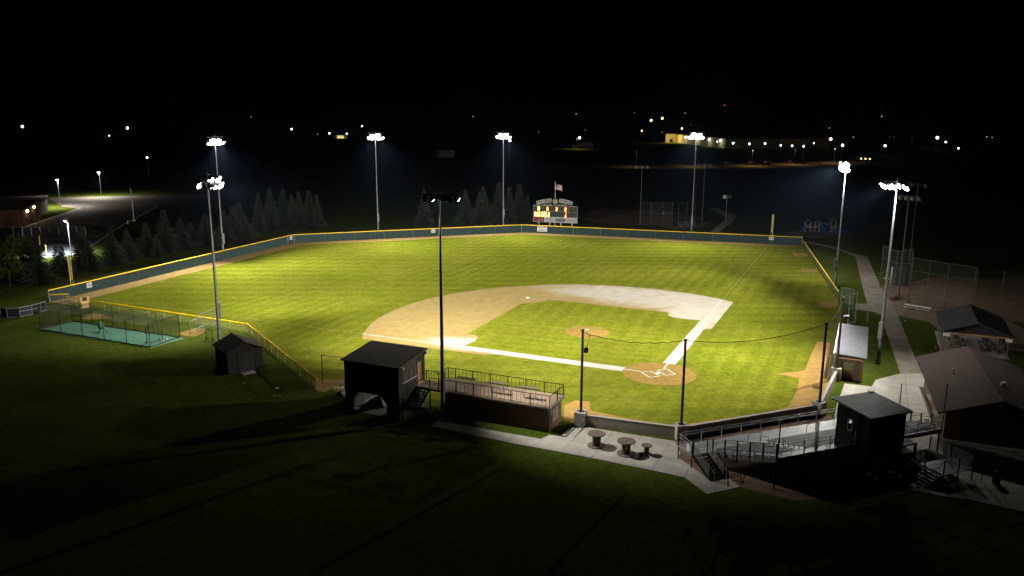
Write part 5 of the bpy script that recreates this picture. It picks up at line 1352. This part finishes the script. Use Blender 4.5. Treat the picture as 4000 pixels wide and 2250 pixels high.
def net_frame(label, a, b, h, m="galvanised", net="chainlink_dim", feet=True):
    u, ln = unit(a, b); o = thing("practice_screen", label, "screen", a, math.atan2(u.y, u.x))
    M().path([(0, 0, .05), (0, 0, h), (ln, 0, h), (ln, 0, .05)], .03, 6).build("frame", m, o); M().tube((0, 0, h * .35), (ln, 0, h * .35), .02, n=6).build("cross_tube", m, o)
    M().quad((0, 0, .1), (ln, 0, .1), (ln, 0, h), (0, 0, h)).build("screen_net", net, o)
    if feet:
        for x in (0, ln): M().bar((x, -.45, .02), (x, 0, .6), .04).build("foot_brace", m, o); M().bar((x, .45, .02), (x, 0, .6), .04).build("foot_brace", m, o)
net_frame("low square net frame with splayed feet beside the clay bullpen patch", (-47.72, 33.63), (-46.23, 35.76), 1.95)
net_frame("tall two-post net frame in front of the yellow-capped fence near the shed", (-46.87, 34.51), (-44.81, 37.2), 2.45, "pole_steel", feet=False)
net_frame("narrow dark net frame on the grass left of the black shed", (-45.94, 30.17), (-45.21, 29.53), 1.7, "black_steel", "cage_net")
# shed
sh = thing("storage_shed", "small black storage shed with gabled shingle roof below the light pole", "shed", (-43.86, 15.82), R(16))
W_, D_ = 3.85, 4.2
M().box(.08, W_ - .08, .05, D_ - .05, 0, .22).build("skid_base", "shed_wall", sh)
mb = M(); mb.add([(x, y, z) for y in (0, D_) for x, z in ((0, .22), (W_, .22), (W_, 2.45), (W_ / 2, 3.3), (0, 2.45))], [(0, 1, 2, 3, 4), (9, 8, 7, 6, 5), (0, 5, 6, 1), (1, 6, 7, 2), (0, 4, 9, 5)])
mb.build("body", "shed_wall", sh)
for i in range(12):
    x = .16 + i * .32; M().bar((x, -.012, .24), (x, -.012, 2.42 + (.85 - abs(x - W_ / 2) * .44) - .05), .03, .02).build("siding_batten", "shed_wall", sh)
dd = M().box(W_ / 2 - .8, W_ / 2 + .8, -.05, -.026, .26, 2.2).build("door", "black_siding", sh); M().box(W_ / 2 - .06, W_ / 2 + .02, -.08, -.05, 1.15, 1.22).build("door_handle", "aluminium", dd)
for sgn in (-1, 1):
    x0, x1 = W_ / 2 + sgn * (W_ / 2 + .22), W_ / 2
    mb = M(); mb.add([(x0, -.18, 2.37), (x1, -.18, 3.34), (x1, D_ + .18, 3.34), (x0, D_ + .18, 2.37), (x0, -.18, 2.45), (x1, -.18, 3.42), (x1, D_ + .18, 3.42), (x0, D_ + .18, 2.45)], [(3, 2, 1, 0), (4, 5, 6, 7), (0, 1, 5, 4), (1, 2, 6, 5), (2, 3, 7, 6), (3, 0, 4, 7)])
    mb.build("roof_slope", "shingle_dark", sh)
M().bar((W_ / 2, -.2, 3.43), (W_ / 2, D_ + .2, 3.43), .2, .04).build("ridge_cap", "shingle_brown", sh)
pad = struct("shed_doorstep", M().prism([(-43.86 + x * math.cos(R(16)) - y * math.sin(R(16)), 15.82 + x * math.sin(R(16)) + y * math.cos(R(16))) for x, y in ((1.3, -1.0), (2.7, -1.0), (2.7, -.06), (1.3, -.06))], 0, .06), "concrete")
# sapling with stakes and plaque
sa = thing("sapling", "thin young tree with few leaves in a ring of mulch", "tree", (-39.45, 7.45)); M().path([(0, 0, 0), (.03, .02, .9), (-.02, .0, 1.75)], .018, 5).build("trunk", "bark", sa)
mb = M()
for i in range(70):
    c = Vector((rnd.gauss(-.02, .10), rnd.gauss(0, .10), rnd.choice((1.05, 1.45, 1.7)) + rnd.gauss(0, .10))); u = Vector((rnd.gauss(0, 1), rnd.gauss(0, 1), rnd.gauss(0, 1))).normalized() * .055; w_ = u.orthogonal().normalized() * .03; mb.add([c - u, c + w_, c + u, c - w_], [(0, 1, 2, 3)])
mb.build("crown", "leaves", sa)
pq = thing("memorial_plaque", "small white plaque on a dark post beside the sapling", "sign", (-39.57, 6.79)); M().bar((0, 0, 0), (0, 0, 1.0), .05).build("post", "black_steel", pq); M().box(-.16, .16, -.03, .0, .9, 1.1).build("plate", "white_paint", pq)
for p, h, lab in (((-40.13, 6.87), 1.15, "leaning black stake left of the sapling plaque"), ((-38.82, 8.24), .95, "thin black stake right of the sapling")):
    o = thing("tree_stake", lab, "stake", p); M().bar((0, 0, 0), (-.08, .03, h), .035).build("stake_bar", "black_steel", o); M().box(-.1, -.06, .0, .05, h - .12, h - .06).build("tie_notch", "black_steel", o)
def rock(nm, label, p, sx, sy, sz, m, seed):
    r = random.Random(seed); bm = bmesh.new(); bmesh.ops.create_icosphere(bm, subdivisions=2, radius=1)
    for v in bm.verts:
        k = r.uniform(.86, 1.1); v.co = Vector((v.co.x * sx * k, v.co.y * sy * k, max(-.1, v.co.z * k) * sz))
    me = bpy.data.meshes.new(nm); bm.to_mesh(me); bm.free(); me.materials.append(MATS[m]); o = link(nm, me, None, (*p, .08 * sz)); return tag(o, label, "rock")
rock("boulder", "grey boulder on the grass at the booth corner", (-33.4, 5.3), .62, .5, .5, "boulder", 2)
stones = [(-33.9, 8.0), (-33.5, 8.05), (-33.75, 7.75), (-33.4, 7.7), (-33.85, 7.45), (-33.5, 7.35), (-33.1, 7.55), (-33.0, 7.9), (-33.15, 7.25)]
for i, p in enumerate(stones):
    o = rock("stepping_stone", f"flat pale stone, {ORD[i]} of the nine stones scattered left of the booth", p, .19, .15, .06, "pale_stone", 20 + i); o["group"] = "pale flat stones left of the booth"
balls = [(-50.8, 16.1), (-42.5, 12.2), (50.3, 21.5), (68.5, 41.0), (72.0, 47.5), (66.0, 35.0), (43.6, 8.1), (36.9, -2.9), (60.0, 84.5), (28.0, 88.0)]
places = ["left of the shed in the dark grass", "in the grass below the shed", "on the grass left of the walkway bend", "on the grass beyond the walkway, nearest", "on the grass beyond the walkway, farthest", "on the grass beyond the walkway, middle", "on grass beside the picnic shelter apron", "on grass in front of the picnic shelter", "beyond the fence by the far bleacher", "on the center field grass"]
for p, lab in zip(balls, places):
    o = thing("stray_ball", "white stray ball " + lab, "ball", (*p, .08)); M().lathe([(.0, -.07), (.05, -.05), (.075, 0), (.05, .05), (.0, .075)], n=10).build("shell", "white_paint", o)

# ================================================================ PLAYGROUND
pg = thing("play_structure", "tan playground climbing structure with blue slides beyond right field", "playground", (90.2, 80.0, .06), R(-30))
def tower(x, y, h, w_=1.3):
    for i in (-1, 1):
        for j in (-1, 1): M().tube((x + i * w_ / 2, y + j * w_ / 2, 0), (x + i * w_ / 2, y + j * w_ / 2, h), .07, n=8).build("tower_post", "tan_plastic", pg)
    M().box(x - w_ / 2, x + w_ / 2, y - w_ / 2, y + w_ / 2, 1.1, 1.2).build("tower_deck", "tan_plastic", pg)
    M().path([(x - w_ / 2, y, h), (x - w_ / 4, y, h + .45), (x + w_ / 4, y, h + .45), (x + w_ / 2, y, h)], .06, 6).build("arch_hoop", "tan_plastic", pg)
    for k in range(5): M().bar((x - w_ / 2 + .13 + k * .26, y - w_ / 2, 1.2), (x - w_ / 2 + .13 + k * .26, y - w_ / 2, 2.0), .06).build("guard_slat", "tan_plastic", pg)
tower(-1.2, 0, 2.3); tower(.9, 0, 2.3, 1.0); tower(4.4, -.6, 3.0, 1.0)
M().bar((-.5, -.3, 1.15), (.5, -.3, 1.15), .7, .08).build("bridge", "tan_plastic", pg)
def slide(a, b, w_=.6):
    a, b = Vector(a), Vector(b); n = 7; d = Vector((b.x - a.x, b.y - a.y, 0)).normalized(); s = Vector((-d.y, d.x, 0)); mb = M(); rows = []
    for i in range(n + 1):
        f = i / n; c = a.lerp(b, f); c.z = a.z + (b.z - a.z) * (f * f * (3 - 2 * f)); rows.append([c + s * w_ / 2 * k + Vector((0, 0, .22 if abs(k) == 1 else 0)) for k in (-1, -.8, .8, 1)])
    for p, q in zip(rows, rows[1:]):
        for k in range(3): mb.quad(p[k], q[k], q[k + 1], p[k + 1])
    mb.build("slide", "blue_plastic", pg)
slide((1.3, -.4, 1.6), (2.4, -3.0, .15), .9); slide((-1.8, -.1, 1.2), (-2.9, -.5, .15)); slide((4.0, -.7, 2.4), (1.9, -1.7, .6), .7)
M().path([(1.5, -.4, 2.4), (2.8, -.5, 1.9), (4.0, -.6, 2.6)], .06, 6).build("overhead_ladder", "tan_plastic", pg)
rk = thing("spring_boat", "low blue play boat at the right edge of the playground pad", "play boat", (95.2, 76.0, .06), R(-30))
M().lathe([(.02, .12), (.9, .15), (1.25, .5), (1.15, .5), (.85, .22)], n=16).build("hull", "blue_plastic", rk).scale = (1.2, .55, 1); M().bar((-.5, 0, .4), (.5, 0, .4), .2, .05).build("seat", "blue_plastic", rk)
pp = thing("play_post", "short tan play post left of the blue play boat", "post", (93.6, 77.2, .06)); M().tube((0, 0, 0), (0, 0, .9), .08).build("shaft", "tan_plastic", pp); M().tube((0, 0, .9), (0, 0, 1.0), .14).build("knob", "tan_plastic", pp)

# ================================================================ LEFT BACKGROUND: school, courts, lot
scb = thing("school_building", "low dark red brick building with two wall lamps at far left", "building", (-86.0, 168))
of = (-86.0, 168, 0)
M(of).box(-112, -86.0, 151, 186, 0, 4.0).build("wall", "brick_red", scb); M(of).box(-112.4, -85.7, 150.7, 186.3, 4.0, 4.3).build("parapet", "brick_red", scb)
def lamp_light(par, loc, energy, color, size=.2, spot=None):
    L = bpy.data.lights.new("lamp_light", 'SPOT' if spot else 'POINT'); L.energy = energy; L.color = color; L.shadow_soft_size = size
    if spot: L.spot_size = R(spot); L.spot_blend = .8
    o = bpy.data.objects.new("lamp_light", L); col.objects.link(o); o.parent = par; o.location = loc
    return o
for y in (156.0, 165.0):
    wlm = M(of).box(-85.98, -85.6, y - .3, y + .3, 3.15, 3.6).build("wall_lamp", "lamp_warm", scb)
    lamp_light(scb, (.7, y - 168, 3.0), 80, (1, .62, .3))
cf_ = thing("court_fence", "dim chain link fence around the court at far left", "fence", (-85.6, 136.4)); of = (-85.6, 136.4, 0); a, b = (-85.6, 136.4), (-70.5, 131.6); u, ln = unit(a, b)
for i in range(9): M(of).tube((a[0] + u.x * ln * i / 8, a[1] + u.y * ln * i / 8, 0), (a[0] + u.x * ln * i / 8, a[1] + u.y * ln * i / 8, 2.0), .04, n=6).build("post", "galvanised", cf_)
M(of).tube((*a, 2.0), (*b, 2.0), .03, n=6).build("top_rail", "galvanised", cf_); M(of).quad((*a, .05), (*b, .05), (*b, 2), (*a, 2)).build("chain_link_mesh", "chainlink_dim", cf_)
clp = thing("court_lamp", "lit lamp on a slim pole over the pale court at left", "street lamp", (-69.8, 102.8), R(200))
M().tube((0, 0, 0), (0, 0, 7.2), .09, .06).build("pole", "galvanised", clp); c_ = link("floodlight", CAN_A, clp, (.35, 0, 7.2), (0, R(55), 0), (1.2,) * 3); link("lens", LENS, c_)
ll = lamp_light(clp, (.75, 0, 6.7), 24000, (.88, .95, 1), .2, 110); ll.data.spot_size = R(150)
for k, (x, y, h) in enumerate(((-84, 194, 8), (-76, 222, 8))):
    o = thing("lot_lamp", f"{('nearer', 'farther')[k]} slim lamp post beside the parking lot at far left", "street lamp", (x, y)); M().tube((0, 0, 0), (0, 0, h), .1, .06).build("pole", "galvanised", o); M().box(-.5, .3, -.15, .15, h - .05, h + .1).build("head", "lamp_white", o); lamp_light(o, (-.1, 0, h - .3), 30000, (1, .93, .85), .2, 165)
o = thing("lot_pole", "dark slim pole standing in the parking lot by its grass edge", "pole", (-62.0, 154)); M().tube((0, 0, 0), (0, 0, 8.5), .12, .07).build("pole", "galvanised", o); M().box(-.6, .1, -.15, .15, 8.4, 8.55).build("head", "dark_can", o); M().prism(ring(0, 0, .4, 10, 0), 0, .6).build("footing", "concrete", o)
o = thing("lot_hydrant", "small pale marker post at the parking lot edge", "post", (-63.0, 148.2)); M().tube((0, 0, 0), (0, 0, .9), .12).build("shaft", "concrete", o); M().tube((0, 0, .9), (0, 0, 1.0), .16).build("cap", "concrete", o)
for k, (p, lab) in enumerate((((-77.6, 118.5), "yellow court post nearer the school building"), ((-74.3, 104.3), "yellow court post behind the left edge trees"))):
    o = thing("court_post", lab, "post", p); M().tube((0, 0, 0), (0, 0, 2.2), .1).build("shaft", "yellow_paint", o); M().box(-.2, .2, -.2, .2, 0, .1).build("base", "concrete", o)

# ================================================================ FAR LIGHTS AND BUILDINGS
FARL = [(-239, 1047, 8.0, 'warm', 2), (-110, 641, 8.0, 'green', 1.2), (-118, 938, 8.0, 'warm', 2), (-66, 308, 8.0, 'cool', 1.6), (85, 2124, 10.8, 'white', 0.8), (51, 852, 8.0, 'warm', 1.5), (51, 646, 8.0, 'white', 0.7), (82, 788, 5.0, 'white', 1.5), (96, 765, 5.0, 'white', 1), (156, 1001, 8.0, 'white', 1.2), (643, 2017, 14.2, 'white', 0.8), (137, 407, 10.0, 'white', 2.4), (273, 684, 8.0, 'warm', 0.6), (898, 1915, 21.7, 'white', 0.9), (216, 471, 9.0, 'white', 2.2), (359, 755, 8.0, 'warm', 0.6), (1034, 1845, 25.4, 'white', 0.5), (399, 699, 8.0, 'orange', 1.2), (964, 1639, 8.0, 'orange', 2), (387, 638, 8.0, 'warm', 0.7), (1097, 1808, 11.1, 'orange', 2), (507, 790, 8.0, 'orange', 1.4), (1146, 1777, 24.6, 'white', 0.8), (701, 1068, 8.0, 'white', 0.6), (321, 450, 6.0, 'warm', 1.2), (315, 422, 6.0, 'cool', 1.8), (317, 406, 6.0, 'cool', 1.7), (332, 408, 6.0, 'cool', 1.7), (323, 380, 6.0, 'cool', 1.5), (325, 371, 6.0, 'cool', 1.5), (327, 362, 6.0, 'cool', 1.5), (335, 362, 8.0, 'cool', 1), (723, 779, 8.0, 'warm', 0.8), (385, 402, 9.0, 'orange', 2.4), (309, 308, 9.0, 'white', 2.2), (460, 459, 8.0, 'white', 0.8), (1513, 1481, 18.6, 'white', 0.9), (368, 334, 7.0, 'cool', 2), (502, 462, 8.0, 'white', 0.4), (506, 461, 8.0, 'white', 0.4), (526, 461, 8.0, 'white', 0.4), (492, 405, 9.0, 'orange', 2.4), (443, 354, 8.0, 'warm', 1.4), (404, 310, 6.0, 'white', 1.2), (583, 436, 8.0, 'white', 0.7), (572, 422, 8.0, 'cool', 0.7)]
CN = {'warm': 'warm white', 'white': 'white', 'cool': 'bluish white', 'orange': 'orange', 'green': 'green'}
for i, (x, y, z, c, s) in enumerate(FARL):
    o = thing("street_lamp", f"{CN[c]} far street lamp, {ordw(i)} lit lamp from the left along the dark horizon", "street lamp", (x, y), rnd.uniform(0, 6.28))
    d = math.hypot(x + 45, y + 72.5); r = s * d / 3150 * 1.9
    M().tube((0, 0, 0), (0, 0, z), .1 + d / 12000, n=6).build("pole", "pole_steel", o)
    M().lathe([(.0, z - r), (r * .7, z - r * .7), (r, z), (r * .7, z + r * .7), (0, z + r)], n=10).build("lamp_head", ("lamp_" if s >= 1 else "dim_") + c, o)
RED = [(1459, 2048, 48, 31), (1666, 1885, 36, 0), (1728, 1829, 38, 0), (1757, 1802, 38, 0), (1796, 1763, 43, 36), (1811, 1749, 40, 0), (1822, 1737, 40, 0)]
for i, (x, y, z, z2) in enumerate(RED):
    o = thing("radio_mast", f"far mast with red beacon, {ORD[i]} mast from the left above the horizon", "mast", (x, y))
    M().tube((0, 0, 0), (0, 0, z), .5, .2, 6).build("mast", "pole_steel", o); r = 1.7 if i == 0 else 1.0
    for zz in (z, z2) if z2 else (z,): M().lathe([(0, zz - r), (r, zz), (0, zz + r)], n=8).build("beacon", "lamp_red" if (i == 0 and zz == z) else "dim_red", o)
# big hall with one sodium-lit end
hl = thing("far_hall", "large pale hall with one yellow-lit end on the far right horizon", "building", (360, 560))
of = (360, 560, 0)
M(of).prism([(358.6, 584.6), (367.8, 582.0), (338, 461), (336, 461), (420, 440), (430, 590), (370, 610)], 0, 7.6).build("wall", "house_wall", hl)
M(of).bar((358.2, 585, 7.7), (367.8, 581.6, 7.7), .6, .4).build("parapet", "gray_wall", hl)
M(of).box(362.4, 365.2, 582.6, 583.4, 0, 3.4).build("door", "window_dark", hl)
lamp_light(hl, (-3.0, 12.0, 5.0), 7500, (1, .78, .25), .3)
for x, y in ((362, 555), (355, 525), (348, 498), (342, 474)):
    M(of).box(x - 2.0, x - 1.2, y - .4, y + .4, 5.4, 6.1).build("wall_lamp", "lamp_white", hl); lamp_light(hl, (x - 364.5, y - 560, 5.0), 700, (.95, 1, .85), .3)
fb = thing("far_garage", "small grey gabled shed lit from the side on the far dark field", "building", (96.8, 410.7))
M().box(-5, 5, 0, 8, 0, 4.3).build("wall", "gray_wall", fb)
for k in range(4): M().bar((-4.2 + k * 2.4, -.05, 0), (-4.2 + k * 2.4, -.05, 4.2), .15).build("wall_rib", "shed_wall", fb)
mb = M(); mb.add([(-5.3, -.3, 4.2), (5.3, -.3, 5.3), (5.3, 8.3, 5.3), (-5.3, 8.3, 4.2), (-5.3, -.3, 4.4), (5.3, -.3, 5.5), (5.3, 8.3, 5.5), (-5.3, 8.3, 4.4)], [(3, 2, 1, 0), (4, 5, 6, 7), (0, 1, 5, 4), (1, 2, 6, 5), (2, 3, 7, 6), (3, 0, 4, 7)]); mb.build("roof", "shingle_dark", fb)
hs = thing("far_house", "small house with glowing yellow porch on the far left horizon", "house", (90.2, 770)); M().box(-7, 7, 0, 9, 0, 3.6).build("wall", "house_wall", hs); M().box(-3.2, 3.4, -.5, -.05, .2, 3.0).build("porch_front", "porch_glow", hs)
for x in (-3.4, 0, 3.6): M().bar((x, -.7, 0), (x, -.7, 3.2), .3).build("porch_post", "white_paint", hs)
mb = M(); mb.add([(x, y, z) for x in (-7.5, 7.5) for y, z in ((-1, 3.5), (4.5, 6), (10, 3.5))], [(0, 1, 2), (5, 4, 3), (0, 3, 4, 1), (1, 4, 5, 2), (2, 5, 3, 0)]); mb.build("roof", "shingle_dark", hs)
for k, (x, y, w_, h, lab) in enumerate(((229, 506, 4, 2.4, "tiny pale box building on the far lit grass"), (241, 511, 11, 3.9, "low pale building right of the tiny box on the far lit grass"))):
    o = thing("far_building", lab, "building", (x, y), R(-20)); M().box(-w_ / 2, w_ / 2, 0, 5, 0, h).build("wall", "house_wall", o); M().box(-w_ / 2 - .2, w_ / 2 + .2, -.2, 5.2, h, h + .3).build("roof", "shingle_dark", o); M().box(-.5, .5, -.05, 0, 0, 2).build("door", "window_dark", o)
o = thing("far_yard_lamp", "hooded yard lamp over the far lit grass", "street lamp", (222, 488)); M().tube((0, 0, 0), (0, 0, 9), .12).build("pole", "pole_steel", o); M().lathe([(.0, 9.3), (.6, 9.0), (.7, 8.8)], n=10).build("hood", "dark_can", o); lamp_light(o, (0, 0, 8.6), 9000, (1, .75, .25), .3, 150)
for k, (x, y) in enumerate(((165, 297), (196, 290), (228, 285), (258, 288), (288, 291))):  # lamps added to light the road, whose own source is unseen
    o = thing("added_road_lamp", f"added hooded sodium lamp, {ORD[k]} from the left along the distant road", "street lamp", (x, y), 0, "added hooded lamps along the distant road"); M().tube((0, 0, 0), (0, 0, 9), .12, n=6).build("pole", "pole_steel", o); M().lathe([(.0, 9.3), (.6, 9.05), (.75, 8.7)], n=10).build("hood", "dark_can", o)
    lamp_light(o, (0, 0, 8.5), (1800, 3600, 5000, 5600, 5000)[k], (1, .66, .18), .3, 155)
def car(label, x, y, rz, tail=None):
    o = thing("parked_car", label, "car", (x, y), rz)
    mb = M(); prof = [(-2.2, .35), (-2.2, .95), (-1.3, 1.0), (-.8, 1.5), (.8, 1.5), (1.4, 1.0), (2.2, .9), (2.2, .35)]
    mb.add([(px, sy * .88, pz) for sy in (-1, 1) for px, pz in prof], [tuple(range(8)), tuple(range(15, 7, -1))] + [(i, (i + 1) % 8, 8 + (i + 1) % 8, 8 + i) for i in range(8)]); mb.build("body", "car_paint", o)
    for px in (-1.35, 1.35):
        for sy in (-1, 1): M().tube((px, sy * .9, .33), (px, sy * .7, .33), .33, n=12).build("wheel", "rubber", o)
    M().box(-.75, .75, -.89, .89, 1.08, 1.42).build("side_glass", "window_dark", o)
    for sy in (-.6, .6): M().box(-2.24, -2.2, sy - .15, sy + .15, .7, .85).build("tail_lamp", tail or "lamp_red", o); M().box(2.2, 2.24, sy - .15, sy + .15, .6, .75).build("headlamp", "sign_white", o)
for k, (x, y) in enumerate(((212, 300), (226, 302), (240, 300), (252, 302), (268, 301))): car(f"dim parked car, {ORD[k]} from the left along the lit distant road", x, y, R(rnd.uniform(-20, 10)))
tk = thing("parked_truck", "dark far truck with one red and three amber marker lamps at right", "truck", (318, 302), R(-65))
M().box(-1.2, 6.5, -1.2, 1.2, .9, 3.2).build("cargo_box", "car_paint", tk); M().box(-3, -1.25, -1.1, 1.1, .6, 2.6).build("cab", "car_paint", tk)
for px in (-2.2, 1.0, 5.0):
    for sy in (-1, 1): M().tube((px, sy * 1.15, .5), (px, sy * .8, .5), .5, n=12).build("wheel", "rubber", tk)
M().box(-3.15, -3.0, -.7, .7, 1.2, 2.0).build("marker_lamp", "lamp_red", tk)
for px in (.6, 3.1, 5.6): M().box(px - .25, px + .25, -1.3, -1.2, 1.3, 1.8).build("marker_lamp", "lamp_orange", tk)

# ================================================================ NIGHT AIR
hz = M().box(-5600, 5600, -3600, 6600, -1.0, 62.0).build("haze", "white_paint")
hz["kind"] = "stuff"
hm = bpy.data.materials.new("night_air"); hm.use_nodes = True
hm.node_tree.nodes.remove(hm.node_tree.nodes["Principled BSDF"])
pv = hm.node_tree.nodes.new("ShaderNodeVolumePrincipled")
pv.inputs["Color"].default_value = (0.42, 0.60, 1.0, 1); pv.inputs["Density"].default_value = HAZE; pv.inputs["Anisotropy"].default_value = 0.62
hm.node_tree.links.new(pv.outputs[0], hm.node_tree.nodes["Material Output"].inputs["Volume"])
hz.data.materials.clear(); hz.data.materials.append(hm)
